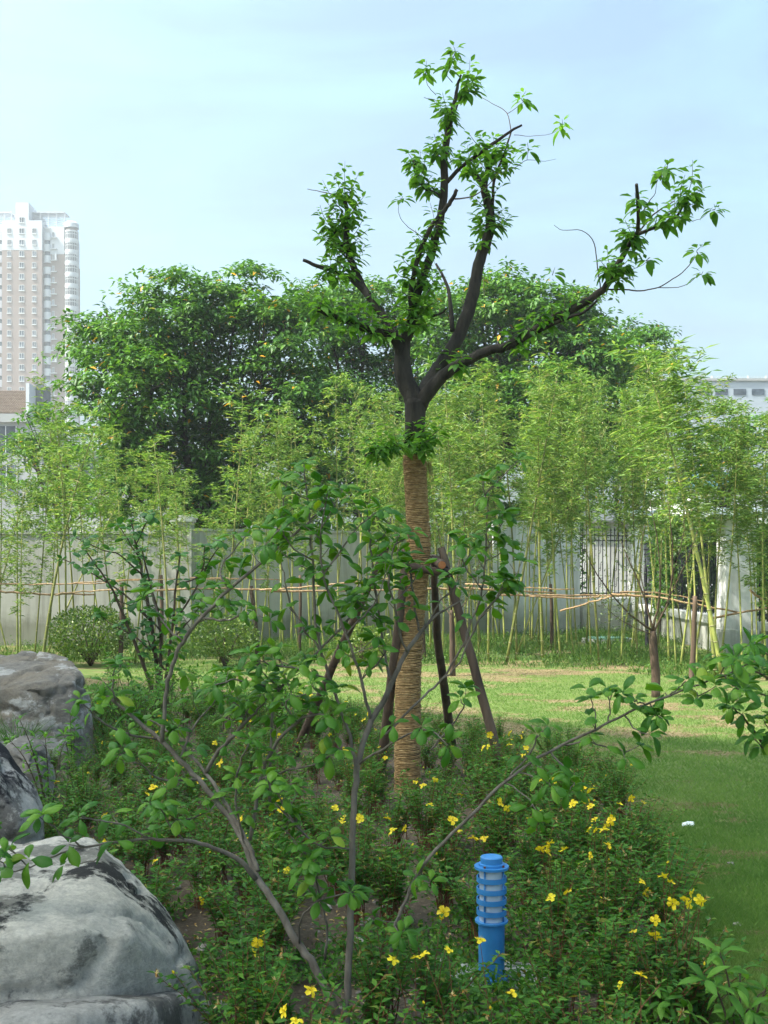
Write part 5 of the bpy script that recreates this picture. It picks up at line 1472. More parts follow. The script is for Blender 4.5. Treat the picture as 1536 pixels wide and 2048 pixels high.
SIDE = [
    ([(412, 1545, 4.4), (440, 1500, 4), (480, 1458, 3.6), (510, 1425, 2.6), (540, 1390, 1.6)], 4.1, 3.9, .3),
    ([(325, 1484, 4.6), (330, 1400, 4.4), (345, 1330, 4.2), (366, 1282, 4), (404, 1236, 3.8), (457, 1180, 3.4), (540, 1110, 3), (600, 1060, 2.4), (650, 1010, 1.4)], 4.2, 4.0, .18),
    ([(500, 1680, 4), (520, 1560, 3.6), (545, 1498, 3.5), (594, 1444, 3.2), (631, 1429, 2.6), (665, 1436, 1.6)], 3.95, 3.7, .3),
    ([(540, 1620, 3.2), (545, 1440, 3), (562, 1378, 3), (635, 1305, 2.6), (682, 1254, 2.2), (722, 1205, 1.4)], 4.1, 4.2, .25),
    ([(712, 1560, 3.6), (700, 1473, 3.4), (660, 1360, 3.2), (631, 1247, 2.8), (624, 1115, 2.4), (618, 1020, 2), (608, 930, 1.3)], 3.95, 4.0, .22),
    ([(742, 1445, 3.4), (722, 1360, 3.2), (693, 1269, 2.8), (650, 1160, 2.4), (640, 1080, 2), (655, 985, 1.2)], 4.0, 3.8, .2),
    ([(790, 1352, 3), (779, 1350, 2.8), (766, 1283, 2.6), (744, 1115, 2.2), (738, 1060, 1.8), (735, 1020, 1.2)], 4.0, 4.05, .3),
    ([(826, 1288, 2.8), (810, 1300, 2.4), (792, 1220, 2.2), (777, 1155, 2), (785, 1100, 1.6), (800, 1070, 1.1)], 4.05, 3.9, .3),
    ([(842, 1268, 2.6), (834, 1240, 2.4), (821, 1150, 2), (812, 1110, 1.2)], 4.05, 4.1, .3),
    ([(770, 1470, 2.6), (837, 1403, 2.8), (879, 1363, 2.6), (923, 1298, 2.3), (945, 1235, 2.2), (965, 1180, 2), (972, 1100, 1.8), (975, 1020, 1.5), (966, 962, 1)], 3.95, 3.85, .5),
    ([(880, 1362, 2), (920, 1325, 1.8), (955, 1240, 1.8), (990, 1200, 1.2), (1010, 1160, .9)], 3.9, 3.75, .6),
    ([(862, 1500, 2), (897, 1458, 1.8), (926, 1418, 1.5), (922, 1398, 1)], 3.9, 3.8, .8),
    ([(716, 1530, 2.6), (780, 1488, 2.2), (850, 1460, 1.7), (895, 1490, 1.2)], 3.9, 3.6, .55),
    ([(650, 1920, 2.8), (653, 1850, 2.4), (640, 1790, 2.2), (628, 1735, 2), (600, 1690, 1.4)], 3.8, 3.6, .5),
    ([(705, 1700, 2), (640, 1690, 2), (590, 1650, 2), (560, 1600, 1.6), (540, 1570, 1)], 3.85, 3.65, .3),
    ([(598, 1890, 2.2), (602, 1840, 2), (640, 1800, 1.6), (700, 1786, 1.2)], 3.8, 3.55, .6),
    ([(490, 1692, 2.6), (470, 1600, 2.4), (480, 1530, 2), (500, 1480, 1.4)], 3.95, 3.75, .25),
    ([(400, 1560, 2.6), (330, 1560, 2.2), (280, 1530, 1.8), (240, 1510, 1.3)], 4.1, 3.8, .3),
    ([(360, 1520, 2.4), (390, 1450, 2.2), (430, 1400, 1.8), (450, 1350, 1.2)], 4.1, 4.3, .25),
    ([(318, 1478, 2.6), (260, 1470, 2.2), (200, 1440, 1.6), (160, 1400, 1)], 4.2, 4.0, .35),
    ([(230, 1402, 2), (225, 1370, 1.8), (228, 1345, 1.4), (235, 1325, 1)], 4.3, 4.3, .3),
    ([(366, 1282, 2.4), (330, 1250, 2), (310, 1210, 1.5), (300, 1180, 1)], 4.1, 4.2, .4),
    ([(404, 1236, 2.4), (450, 1240, 2), (500, 1230, 1.6), (540, 1240, 1.1)], 4.1, 3.9, .3),
    ([(457, 1180, 2.2), (440, 1140, 1.9), (470, 1100, 1.6), (500, 1060, 1)], 4.05, 4.15, .4),
    ([(540, 1110, 2), (560, 1040, 1.8), (570, 990, 1.3), (575, 960, .9)], 4.0, 4.0, .3),
    ([(640, 1300, 2.4), (590, 1230, 2), (570, 1160, 1.6), (560, 1120, 1)], 4.0, 4.1, .25),
    ([(660, 1360, 2.2), (600, 1340, 2), (540, 1330, 1.6), (500, 1310, 1)], 3.95, 3.8, .25),
    ([(640, 1160, 2), (690, 1090, 1.8), (720, 1050, 1.4), (760, 1020, .9)], 3.9, 3.8, .25),
    ([(693, 1269, 2), (740, 1220, 1.8), (760, 1180, 1.4), (780, 1130, .9)], 3.95, 3.85, .25),
    ([(745, 1120, 1.8), (790, 1090, 1.5), (815, 1075, 1)], 4.0, 3.95, .2),
    ([(624, 1120, 1.8), (580, 1090, 1.6), (560, 1060, 1.2), (530, 1090, .8)], 4.0, 3.9, .2),
    ([(722, 1360, 2), (760, 1320, 1.7), (770, 1290, 1.2), (700, 1310, .8)], 4.0, 3.85, .25),
    ([(562, 1378, 2.2), (520, 1370, 2), (470, 1360, 1.7), (430, 1370, 1.1)], 4.05, 3.9, .25),
    ([(594, 1444, 2), (570, 1410, 1.7), (600, 1390, 1.4), (650, 1385, .9)], 3.8, 3.7, .2),
    ([(440, 1590, 2), (420, 1620, 1.8), (370, 1640, 1.5), (330, 1625, 1)], 4.0, 3.8, .3),
    ([(520, 1560, 2.2), (580, 1540, 2), (630, 1530, 1.6), (680, 1500, 1)], 3.9, 3.7, .25),
    ([(860, 1242, 2), (880, 1200, 1.7), (905, 1180, 1.2), (900, 1150, .8)], 4.1, 4.1, .2),
    ([(965, 1180, 1.6), (930, 1130, 1.4), (920, 1090, 1)], 3.9, 3.8, .3),
    ([(972, 1100, 1.4), (1000, 1060, 1.2), (1005, 1030, .8)], 3.85, 3.8, .3),
    ([(300, 1678, 2.4), (250, 1650, 2), (200, 1640, 1.6), (160, 1636, 1.2)], 3.65, 3.5, .5),
    ([(170, 1694, 2), (130, 1672, 1.7), (100, 1650, 1.3), (90, 1630, .9)], 3.58, 3.45, .7),
    ([(60, 1735, 1.6), (20, 1700, 1.4), (-10, 1660, 1)], 3.55, 3.5, .5),
    ([(20, 1745, 1.6), (0, 1720, 1.2), (-20, 1705, .8)], 3.55, 3.45, .6),
    ([(200, 1690, 1.8), (190, 1720, 1.4), (130, 1730, .9)], 3.58, 3.5, 2),
    ([(370, 1682, 2), (340, 1650, 1.8), (320, 1610, 1.4)], 3.7, 3.6, .5),
    ([(1016, 1560, 2), (1060, 1505, 1.8), (1075, 1470, 1.2)], 3.8, 3.75, .6),
    ([(1100, 1502, 2), (1130, 1540, 1.8), (1150, 1560, 1.2), (1140, 1580, .9)], 3.8, 3.7, .6),
    ([(1130, 1490, 2), (1180, 1485, 1.7), (1240, 1500, 1.3), (1250, 1515, .9)], 3.8, 3.7, .5),
    ([(1190, 1458, 1.6), (1190, 1430, 1.3), (1182, 1400, 1)], 3.78, 3.8, .85),
    ([(1217, 1445, 1.8), (1219, 1420, 1.4), (1215, 1378, 1)], 3.78, 3.8, .85),
    ([(1250, 1432, 1.6), (1275, 1460, 1.4), (1300, 1468, 1)], 3.75, 3.65, .6),
    ([(1290, 1410, 1.6), (1275, 1405, 1.3), (1268, 1400, 1)], 3.76, 3.7, .7),
    ([(1300, 1408, 1.5), (1312, 1430, 1.2), (1320, 1435, .9)], 3.75, 3.7, .7),
    ([(1340, 1390, 1.5), (1358, 1375, 1.3), (1372, 1362, .9)], 3.74, 3.7, .7),
    ([(1380, 1374, 1.5), (1395, 1390, 1.2), (1392, 1400, .9)], 3.73, 3.68, .7),
    ([(1440, 1352, 1.5), (1450, 1330, 1.2), (1470, 1318, .9)], 3.72, 3.65, .5),
    ([(1450, 1350, 1.5), (1470, 1375, 1.2), (1485, 1380, .9)], 3.72, 3.65, .5),
    ([(1040, 1545, 1.8), (1090, 1560, 1.4), (1100, 1570, .9)], 3.8, 3.6, .5),
    ([(1010, 1566, 1.8), (1060, 1600, 1.4), (1075, 1640, 1)], 3.8, 3.7, .8),
    ([(720, 1800, 1.5), (705, 1790, 1.4), (702, 1782, 1)], 3.85, 3.8, .5),
    ([(800, 1830, 1.6), (790, 1850, 1.4), (800, 1870, 1)], 3.85, 3.75, .5),
    ([(842, 1742, 1.4), (850, 1760, 1.2), (860, 1765, .8)], 3.85, 3.8, .5),
]
acc = ([], [], [], [])
rf = random.Random(21)
wd = MB()
spaths = []
for i_, (pts, d0, d1) in enumerate(MAIN):
    p = fpath(pts, d0, d1, .0035, 70 + i_)
    if i_ == 0: p = px_path(pts, d0=3.72, d1=4.1, sub=4, jit=.003, seed=70)
    p = [np.array([q[0], q[1], q[2], q[3] * .66]) for q in p]
    w_ = MB(); tube_path(w_, p, 9); w_.build('stem', M['grey_bark'], shrub, True, SB)
    spaths.append(p)
    if i_ == 3: leafy(acc, wd, p, rf, .72, .10, 3, .080, .03)
    elif i_ == 2: leafy(acc, wd, p, rf, .45, .14, 3, .08, .04)
    elif i_ in (1, 4): leafy(acc, wd, p, rf, .72, .13, 3, .075, .05)
def depth_on(paths, px, py, dflt):
    best = (900.0, dflt)
    for lp in paths:
        for v_ in lp:
            a_ = proj(v_[:3]); e = (a_[0] - px) ** 2 + (a_[1] - py) ** 2
            if e < best[0]: best = (e, v_[1])
    return best[1]
for i_, (pts, d0, d1, t0) in enumerate(SIDE):
    s0 = depth_on(spaths, pts[0][0], pts[0][1], d0)
    p = fpath(pts, s0, s0 + (d1 - d0), .004, 120 + i_)
    tube_path(wd, p, 6); spaths.append(p)
    leafy(acc, wd, p, rf, t0, .070, 4, .062, .055)
    # finer side shoots
    if len(pts) >= 5:
        for _ in range(2):
            k = rf.randint(int(len(p) * .4), len(p) - 3)
            b0 = Vector(p[k][:3]); a_ = rf.uniform(0, 6.28)
            e = b0 + Vector((math.cos(a_) * .8, math.sin(a_) * .7, rf.uniform(.4, 1.2))).normalized() * rf.uniform(.10, .22)
            q = smooth_path([tuple(b0) + (.003,), tuple(b0.lerp(e, .5) + Vector((rf.gauss(0, .01), 0, -.008))) + (.0022,), tuple(e) + (.0014,)], 4)
            tube_path(wd, q, 4); leafy(acc, wd, q, rf, .3, .058, 4, .061, .035)
o = wd.build('twigs', M['grey_bark'], shrub, True, SB); o['kind'] = 'stuff'
A = [np.array(q) for q in acc]
sl_me = [leaf_shape('leaf', M['shrub_leaf_one'], 1, W_, dr_, .30, .60, 6, s) for s, (W_, dr_) in enumerate([(.56, .5), (.52, .75), (.6, .3), (.55, .95), (.5, .6)])]
rest = leaf_objects('leaf', sl_me, shrub, SB, *A, 300)
def rest_leaves(parent, origin, A, rest, me_list, m, name='leaves'):
    """the leaves beyond the first 300, same shape, one mesh"""
    Vs, Ts, tn, base = [], [], [], 0
    rest = np.asarray(rest, int)
    if not len(rest): return
    for k, me in enumerate(me_list):
        ids = rest[rest % len(me_list) == k]
        if not len(ids): continue
        tv = np.empty(len(me.vertices) * 3, np.float32); me.vertices.foreach_get('co', tv); tv = tv.reshape(-1, 3).astype(float)
        me.calc_loop_triangles()
        tt = np.empty(len(me.loop_triangles) * 3, np.int32); me.loop_triangles.foreach_get('vertices', tt); tt = tt.reshape(-1, 3)
        V, T = place((tv, tt), A[0][ids], A[1][ids], A[2][ids], A[3][ids], A[3][ids])
        Vs.append(V); Ts.append(T + base); base += len(V); tn.append(np.repeat(rng.random(len(ids)), len(tv)))
    o = link(name, local(np_mesh(name, np.concatenate(Vs), np.concatenate(Ts), m, np.concatenate(tn), True), origin), parent)
    o['kind'] = 'stuff'
    return o
rest_leaves(shrub, SB, A, rest, sl_me, M['shrub_leaf'])

# the shrub reaching in from the right edge
RB = Vector((1.95, 4.25, 0))
rsh = empty('leafy_shrub', RB, 'leafy shrub reaching in at the right edge above the lawn', 'shrub')
acc = ([], [], [], []); wd = MB()
for i_, (pts, d0, d1) in enumerate([
    ([(1760, 1990, 8), (1690, 1700, 6), (1610, 1580, 4), (1545, 1510, 3), (1505, 1460, 2.2), (1478, 1425, 1.4), (1466, 1412, 1)], 4.25, 3.9),
    ([(1700, 1730, 4), (1640, 1560, 3.4), (1580, 1420, 3), (1540, 1360, 2.4), (1500, 1338, 1.8), (1478, 1330, 1.2)], 4.2, 3.9),
    ([(1610, 1480, 3), (1570, 1390, 2.4), (1545, 1320, 1.8), (1520, 1300, 1.2), (1500, 1290, .9)], 4.1, 4.0),
    ([(1560, 1400, 2), (1530, 1390, 1.6), (1500, 1385, 1.1), (1470, 1378, .8)], 4.0, 3.9),
    ([(1545, 1510, 1.6), (1520, 1490, 1.3), (1508, 1474, .8)], 3.95, 3.9),
    ([(1545, 1510, 1.6), (1540, 1470, 1.3), (1528, 1440, .8)], 3.95, 3.95),
    ([(1660, 1600, 2), (1600, 1530, 1.6), (1560, 1490, 1.1)], 4.1, 4.0)]):
    p = fpath(pts, d0, d1, .003, 300 + i_)
    tube_path(wd, p, 6)
    leafy(acc, wd, p, rf, .55 if i_ == 0 else .4, .05, 4, .062, .035)
o = wd.build('branches', M['twig'], rsh, True, RB)
A = [np.array(q) for q in acc]
rest = leaf_objects('leaf', sl_me, rsh, RB, *A, 220)
rest_leaves(rsh, RB, A, rest, sl_me, M['shrub_leaf'])

# round-leaved shrub behind the boulders
QB = G(318, 1418)
qsh = empty('round_leaved_shrub', QB, 'upright shrub with small round leaves on bare stems before the left wall', 'shrub')
acc = ([], [], [], []); wd = MB()
for i_, pts in enumerate([
    [(318, 1425, 5), (312, 1330, 4.5), (300, 1230, 4), (285, 1150, 3.2), (272, 1090, 2.4), (262, 1040, 1.4)],
    [(318, 1425, 4.5), (290, 1340, 4), (255, 1250, 3.2), (225, 1180, 2.4), (195, 1135, 1.8), (170, 1100, 1.2)],
    [(318, 1425, 4), (322, 1330, 3.6), (318, 1240, 3), (298, 1160, 2.2), (285, 1100, 1.4)],
    [(318, 1425, 4), (332, 1350, 3.6), (345, 1250, 3), (352, 1170, 2.2), (360, 1110, 1.4)],
    [(300, 1240, 2.4), (250, 1190, 2), (190, 1150, 1.5), (125, 1118, 1)], [(345, 1250, 2.4), (390, 1180, 2), (420, 1120, 1.5), (445, 1085, 1)],
    [(285, 1150, 2), (240, 1110, 1.6), (205, 1100, 1.2), (150, 1075, .9)], [(320, 1260, 2), (280, 1220, 1.6), (230, 1200, 1.2)], [(352, 1170, 2), (400, 1150, 1.6), (410, 1090, 1)],
    [(300, 1300, 2.2), (265, 1270, 1.8), (225, 1250, 1.2), (200, 1230, .8)], [(330, 1340, 2.2), (300, 1290, 1.8), (290, 1250, 1.2)], [(345, 1280, 2), (380, 1240, 1.6), (400, 1210, 1)],
    [(272, 1090, 1.4), (290, 1050, 1.1), (300, 1036, .8)], [(280, 1120, 1.4), (250, 1070, 1.1), (235, 1050, .8)]]):
    p = px_path(pts, d0=QB.y, d1=QB.y + rf.uniform(-.5, .5), sub=4, jit=.006, seed=400 + i_)
    tube_path(wd, p, 6)
    leafy(acc, wd, p, rf, .35 if i_ < 4 else .15, .10, 3, .115, .09)
wd.build('branches', M['twig'], qsh, True, QB)
A = [np.array(q) for q in acc]
A[1][:, 2] -= .35
rd_me = [leaf_shape('leaf', M['redbud_leaf'], 1, .86, .35, .2, .48, 4, s) for s in range(3)]
rest = leaf_objects('leaf', rd_me, qsh, QB, *A, 260)
rest_leaves(qsh, QB, A, rest, rd_me, M['redbud_mass'])

# ------------------------------------------------------------------ St John's wort bed
def wort(seed, h=.42, ns=12, lean=.5):
    r0 = random.Random(seed)
    st_, P, D, NN, L, tips = MB(), [], [], [], [], []
    for s in range(ns):
        a_ = r0.uniform(0, 6.28); ln = h * r0.uniform(.55, 1.1); sp = r0.uniform(.1, 1) * lean
        b0 = Vector((r0.gauss(0, .03), r0.gauss(0, .03), -.02))
        e = Vector((math.cos(a_) * sp * ln, math.sin(a_) * sp * ln, ln * (1 - .25 * sp)))
        q = smooth_path([tuple(b0), tuple(b0.lerp(e, .5) + Vector((-e.x * .12, -e.y * .12, .05 * ln))), tuple(e)], 5, .004, r0.randint(0, 9999))
        pts = [Vector(p[:3]) for p in q]
        st_.tube(pts, np.linspace(.0034, .0013, len(pts)), 3, 0, False)
        tips.append(pts[-1])
        m_ = int(ln / .028)
        for k in range(m_):
            t = .36 + .66 * (k + r0.random() * .6) / m_
            i_ = min(len(pts) - 1, t * (len(pts) - 1)); lo = int(i_); p = pts[lo].lerp(pts[min(lo + 1, len(pts) - 1)], i_ - lo)
            az = (k % 2) * PI / 2 + r0.uniform(-.5, .5)
            for w__ in (0, PI):
                dv = Vector((math.cos(az + w__), math.sin(az + w__), r0.uniform(-.05, .7)))
                P.append(tuple(p)); D.append(tuple(dv)); NN.append((r0.gauss(0, .35), r0.gauss(0, .35), 1)); L.append(r0.uniform(.026, .046))
    L = np.array(L)
    fol = leaf_mesh('foliage', T_DIA, np.array(P), np.array(D), np.array(NN), L, L * .46, M['wort_leaf'], np.array([r0.random() for _ in L]))
    return st_.mesh('stems', M['wort_stem']), fol, tips
WORT = [wort(500 + k, .40 + .06 * (k % 3), 19 + (k % 3) * 3, .62) for k in range(8)]
SPARSE = [wort(560 + k, .34, 5, .45) for k in range(4)]
def flower_mesh(seed):
    r0 = random.Random(seed); b2 = MB()
    for k in range(5):
        a_ = 2 * PI * k / 5 + r0.gauss(0, .08); dr = r0.uniform(-.6, .5)
        c, s = math.cos(a_), math.sin(a_)
        def q(u, v_, z): return (u * c - v_ * s, u * s + v_ * c, z)
        b2.add([q(.002, 0, 0), q(.010, .0085, .003), q(.020, .0125, .004 + dr * .010), q(.027, .005, dr * .022), q(.025, -.008, dr * .018), q(.012, -.0085, .003), q(.015, .001, -.002)],
               [(0, 6, 1), (1, 6, 2), (2, 6, 3), (3, 6, 4), (4, 6, 5), (5, 6, 0)])
    for k in range(30):
        a_ = r0.uniform(0, 6.28); r_ = r0.uniform(.002, .016)
        x, y = math.cos(a_), math.sin(a_)
        b2.add([(x * .001 - y * .0006, y * .001 + x * .0006, .001), (x * .001 + y * .0006, y * .001 - x * .0006, .001), (x * r_, y * r_, r0.uniform(.010, .021))], [(0, 1, 2)])
    return b2.mesh('flower', M['petal'])
FLW = [flower_mesh(600 + k) for k in range(5)]
def bud_mesh():
    b2 = MB(); b2.lathe([(0, 0), (.0035, .003), (.0045, .008), (.002, .014), (0, .016)], 6); return b2.mesh('flower_bud', M['petal'])
BUD = bud_mesh()
PN_, DN_ = [], []
for k in range(14):
    PN_.append((0, 0, 0)); DN_.append(tuple(rdir(1)[0] + np.array([0, 0, .2])))
SPENT = leaf_mesh('spent_flower', T_DIA, np.array(PN_[:7], float), np.array(DN_[:7]), rdir(7), np.full(7, .02), np.full(7, .008), M['spent'])
CLEAR = [(LB.x, LB.y, .22), (TBASE.x, TBASE.y, .30)]
ROCKS = [o for o in S.objects if o.get('category') == 'boulder']
bpy.context.view_layer.update()
rock_boxes = []
for o in ROCKS:
    co = np.empty(len(o.data.vertices) * 3, np.float32); o.data.vertices.foreach_get('co', co); co = co.reshape(-1, 3)
    low = co[co[:, 2] < .4] + np.array(tuple(o.location))
    rock_boxes.append(low[:, :2])
def in_rock(x, y, mrg=.06):
    for q in rock_boxes:
        if q[:, 0].min() - mrg < x < q[:, 0].max() + mrg and q[:, 1].min() - mrg < y < q[:, 1].max() + mrg:
            if ((q - np.array([x, y])) ** 2).sum(1).min() < .14 ** 2: return True
            # inside the outline: points of the rock on all four sides
            dx_ = q - np.array([x, y])
            if (dx_[:, 0] > 0).any() and (dx_[:, 0] < 0).any() and (dx_[:, 1] > 0).any() and (dx_[:, 1] < 0).any():
                an = np.sort(np.arctan2(dx_[:, 1], dx_[:, 0])); gaps = np.diff(np.concatenate([an, [an[0] + 2 * PI]]))
                if gaps.max() < 1.6: return True
    return False
FPX = [(1020, 1466), (1018, 1490), (966, 1496), (1000, 1605), (1108, 1560), (1136, 1553), (1165, 1575), (1146, 1608), (1172, 1603), (1181, 1613), (1240, 1608), (1262, 1597), (1222, 1640), (1216, 1690), (1208, 1660), (1098, 1688), (1096, 1704),
       (1136, 1784), (1326, 1752), (1342, 1764), (1370, 1800), (1379, 1808), (1398, 1800), (1281, 1950), (905, 1640), (946, 1676), (785, 1662), (775, 1637), (719, 1637), (668, 1616), (558, 1598), (830, 1915), (897, 1900), (515, 1886), (592, 2042),
       (601, 1386), (620, 1389), (306, 1575), (430, 1486), (440, 1526), (640, 1526), (736, 1428), (727, 1440), (500, 1440), (330, 1442), (312, 1466), (980, 1470), (1052, 1495), (690, 1500), (560, 1470), (400, 1560), (1060, 1640), (870, 1560), (480, 1640), (1190, 1640), (960, 1880), (620, 1980), (1310, 1840)]
GRP_F, GRP_N = 'flowering low shrubs of the bed', 'low shrubs of the bed without flowers'
def wort_plant(x, y, kind, flowers, label, group, scale=1.0, spin=None):
    st_, fol, tips = kind
    o = empty('flowering_shrub' if flowers else 'low_shrub', (x, y, bz(x, y)), label, 'low shrub', group)
    o.rotation_euler.z = spin if spin is not None else rp_.uniform(0, 6.28)
    o.scale = (scale,) * 3
    link('stems', st_, o); link('foliage', fol, o)
    return o
def bloom(o, loc, me, s=1.0):
    f = link('flower' if me in FLW else ('flower_bud' if me is BUD else 'spent_flower'), me, o)
    f.location = loc; f.rotation_euler = (rp_.gauss(.55, .4), rp_.gauss(0, .45), rp_.uniform(0, 6.28)); f.scale = (s,) * 3
    return f
rp_ = random.Random(33)
taken = []
def zone_label(x, y, fl, size=''):
    px, py = proj((x, y, .3))
    dl, dt = math.hypot(x - LB.x, y - LB.y), math.hypot(x - TBASE.x, y - TBASE.y)
    side = 'left of' if px < 700 else 'right of'
    where = (('beside the blue lamp' if abs(px - 985) < 90 else 'a step ' + ('left' if px < 985 else 'right') + ' of the blue lamp') if dl < .95 else
             ('at the wrapped tree foot, ' + ('near ' if y < TBASE.y else 'far ') + ('left' if x < TBASE.x else 'right') + ' side') if dt < 1.3 else
             ('at the lawn edge ' + ('near the bottom corner' if y < LB.y else 'beyond the lamp' if y < 6.6 else 'under the right prop pole' if y < 9 else 'behind the prop poles')) if px > 1050 else
             ('next to the ' + ('largest boulder' if y < 5.2 else 'streaked rock' if y < 7.2 else 'brown block of rock')) if px < 420 and y < 9.6 else
             ('at the far side of the bed ' + ('behind the thicket' if px < 560 else 'behind the wrapped tree')) if y > 9 else
             ('mid bed ' + side + ' the grey stem ' + ('in front' if y < 4.4 else 'half way back' if y < 6.6 else 'before the tree')))
    a_ = (size + ' ' if size else '') + ('yellow flowered shrub ' if fl else 'green flowerless shrub ') + where
    return a_, a_
for (px, py) in FPX:
    h = rp_.uniform(.47, .57)
    p = G(px, py, h)
    if not in_poly(p.x, p.y) and p.y > 3: pass
    x, y = p.x + rp_.uniform(-.05, .05), p.y + rp_.uniform(-.02, .08)
    lb_, gr_ = zone_label(x, y, True)
    k = rp_.choice(SPARSE if (abs(px - 940) < 130 and py > 1790) else WORT); o = wort_plant(x, y, k, True, lb_, gr_, .95)
    taken.append((x, y))
    o.rotation_euler.z = 0
    z_ = p.z - o.location.z
    bloom(o, ((p.x - x) / .95, (p.y - y) / .95, z_ / .95), rp_.choice(FLW), rp_.uniform(.78, 1.1) * (.8 if p.y < 4.2 else 1))
    w_ = MB(); w_.tube([(0, 0, 0), ((p.x - x) * .5, (p.y - y) * .5, z_ * .6), ((p.x - x) / .95, (p.y - y) / .95, z_ / .95)], [.0028, .002, .0012], 4); w_.build('flower_stalk', M['wort_stem'], o)
    if rp_.random() < .8:
        e_ = ((p.x - x) / .95 + rp_.uniform(-.09, .09), (p.y - y) / .95 + rp_.uniform(-.08, .03), z_ / .95 + rp_.uniform(-.06, .02))
        bloom(o, e_, rp_.choice(FLW), rp_.uniform(.65, .98))
        w_ = MB(); w_.tube([(0, 0, 0), (e_[0] * .5, e_[1] * .5, e_[2] * .65), e_], [.0028, .002, .0012], 4); w_.build('flower_stalk', M['wort_stem'], o)
    for t_ in rp_.sample(k[2], 3):
        bloom(o, t_, rp_.choice((BUD, SPENT, SPENT)), 1.0)
n_w, tries = 0, 0
while n_w < 238 and tries < 9000:
    tries += 1
    u_ = rp_.random()
    y = 3.3 + (13.2 - 3.3) * u_ ** 1.15
    px = rp_.uniform(-60, 1420)
    x = xw(px, y)
    if not in_poly(x, y): continue
    if in_rock(x, y): continue
    if any((x - cx) ** 2 + (y - cy) ** 2 < r_ * r_ for cx, cy, r_ in CLEAR): continue
    gp = proj((x, y, 0))
    bare = (560 < gp[0] < 1120 and 1760 < gp[1] < 2060)
    near = .16 if gp[0] > 1040 else .185
    front = abs(gp[0] - 985) < 85 and y < LB.y + .1
    if bare or front: near = .38
    if 840 < gp[0] < 1110 and 1870 < gp[1] < 2030: continue
    if any((x - a_) ** 2 + (y - c_) ** 2 < near * near for a_, c_ in taken): continue
    taken.append((x, y)); n_w += 1
    fl = rp_.random() < .45
    k = rp_.choice(SPARSE if front or (bare and rp_.random() < .75) else WORT)
    s_ = rp_.uniform(.72, 1.08) * (.6 if front else .8 if bare else .8 if y > 7.5 else 1)
    lb_, gr_ = zone_label(x, y, fl, 'thin' if k in SPARSE else 'low' if s_ < .85 else 'bushy')
    o = wort_plant(x, y, k, fl, lb_, gr_, s_)
    tp__ = rp_.sample(k[2], min(len(k[2]), 4))
    if fl: bloom(o, tp__[0], rp_.choice(FLW), rp_.uniform(.65, .98))
    for t_ in tp__[1:rp_.choice((1, 2, 3, 4))]: bloom(o, t_, SPENT if rp_.random() < .7 else BUD)

# a leafier thicket between the boulders and the lawn
def thicket(px0, px1, py0, py1, n_, label, size=.06, m='shrub_leaf', h=.55, seed=0):
    r0 = random.Random(seed)
    c0 = G((px0 + px1) / 2, (py0 + py1) / 2)
    root = empty('leafy_thicket', c0, label, 'shrub')
    acc = ([], [], [], []); wd = MB()
    for _ in range(n_):
        b0 = G(r0.uniform(px0, px1), r0.uniform(py0, py1))
        e = b0 + Vector((r0.gauss(0, .14), r0.gauss(0, .14), h * r0.uniform(.6, 1.15)))
        q = smooth_path([tuple(b0) + (.005,), tuple(b0.lerp(e, .5) + Vector((r0.gauss(0, .03), r0.gauss(0, .03), 0))) + (.0035,), tuple(e) + (.0016,)], 4)
        tube_path(wd, q, 4); leafy(acc, wd, q, r0, .2, .055, 4, size, .06)
    wd.build('stems', M['twig'], root, True, c0)
    A = [np.array(q) for q in acc]
    o = link('foliage', local(leaf_mesh('foliage', T_OVAL, A[0], A[1], A[2], A[3], A[3] * .5, M[m]), c0), root); o['kind'] = 'stuff'
thicket(195, 330, 1440, 1520, 46, 'bright leafy thicket right of the tall brown block of rock', .062, h=.75, seed=1)
thicket(330, 520, 1425, 1475, 46, 'bright leafy thicket at the far left edge of the lawn', .062, h=.6, seed=2)
thicket(515, 640, 1440, 1500, 30, 'leafy thicket left of the prop poles', .055, h=.5, seed=3)
# light green plants at the lower right corner
def broad_plant(base, stems, label, size, seed, m='tall'):
    r0 = random.Random(seed)
    root = empty('broad_leaved_plant', base, label, 'plant')
    acc = ([], [], [], []); wd = MB()
    for (px, py, dd) in stems:
        e = U(px, py, base.y + dd)
        q = smooth_path([tuple(base) + (.005,), tuple(base.lerp(e, .55) + Vector((0, 0, .08))) + (.0035,), tuple(e) + (.0018,)], 5)
        tube_path(wd, q, 5); leafy(acc, wd, q, r0, .35, .045, 3, size, .02)
    wd.build('stems', M['twig'], root, True, base)
    A = [np.array(q) for q in acc]
    ms = [leaf_shape('leaf', M['tree_leaf_one'], 1, .36, .5, .15, .5, 5, 40 + s) for s in range(3)]
    rest = leaf_objects('leaf', ms, root, base, *A, 120)
    rest_leaves(root, base, A, rest, ms, M['tree_leaf'])
bp = G(1300, 2120); broad_plant(bp, [(1260, 2020, 0), (1300, 1995, .05), (1340, 2010, -.05), (1380, 2030, 0), (1235, 2040, -.1)], 'light green plant with pointed leaves at the bottom edge near the lawn', .075, 5)
bp = G(1480, 2150); broad_plant(bp, [(1440, 1905, 0), (1480, 1940, .1), (1530, 1980, 0), (1410, 1960, -.1), (1500, 2020, -.1), (1560, 1950, .1)], 'arching light green plant in the lower right corner', .085, 6)
bp = U(100, 1560, 6.6); bp.z = .2; broad_plant(bp, [(40, 1440, 0), (90, 1470, .1), (20, 1480, .1), (130, 1480, .2), (60, 1500, 0)], 'weedy plant growing between the rocks at left', .06, 7)
bp = U(145, 1560, 8.4); bp.z = .0; broad_plant(bp, [(140, 1425, 0), (150, 1455, .1), (128, 1470, -.1)], 'pale sapling standing before the brown block of rock', .085, 8)

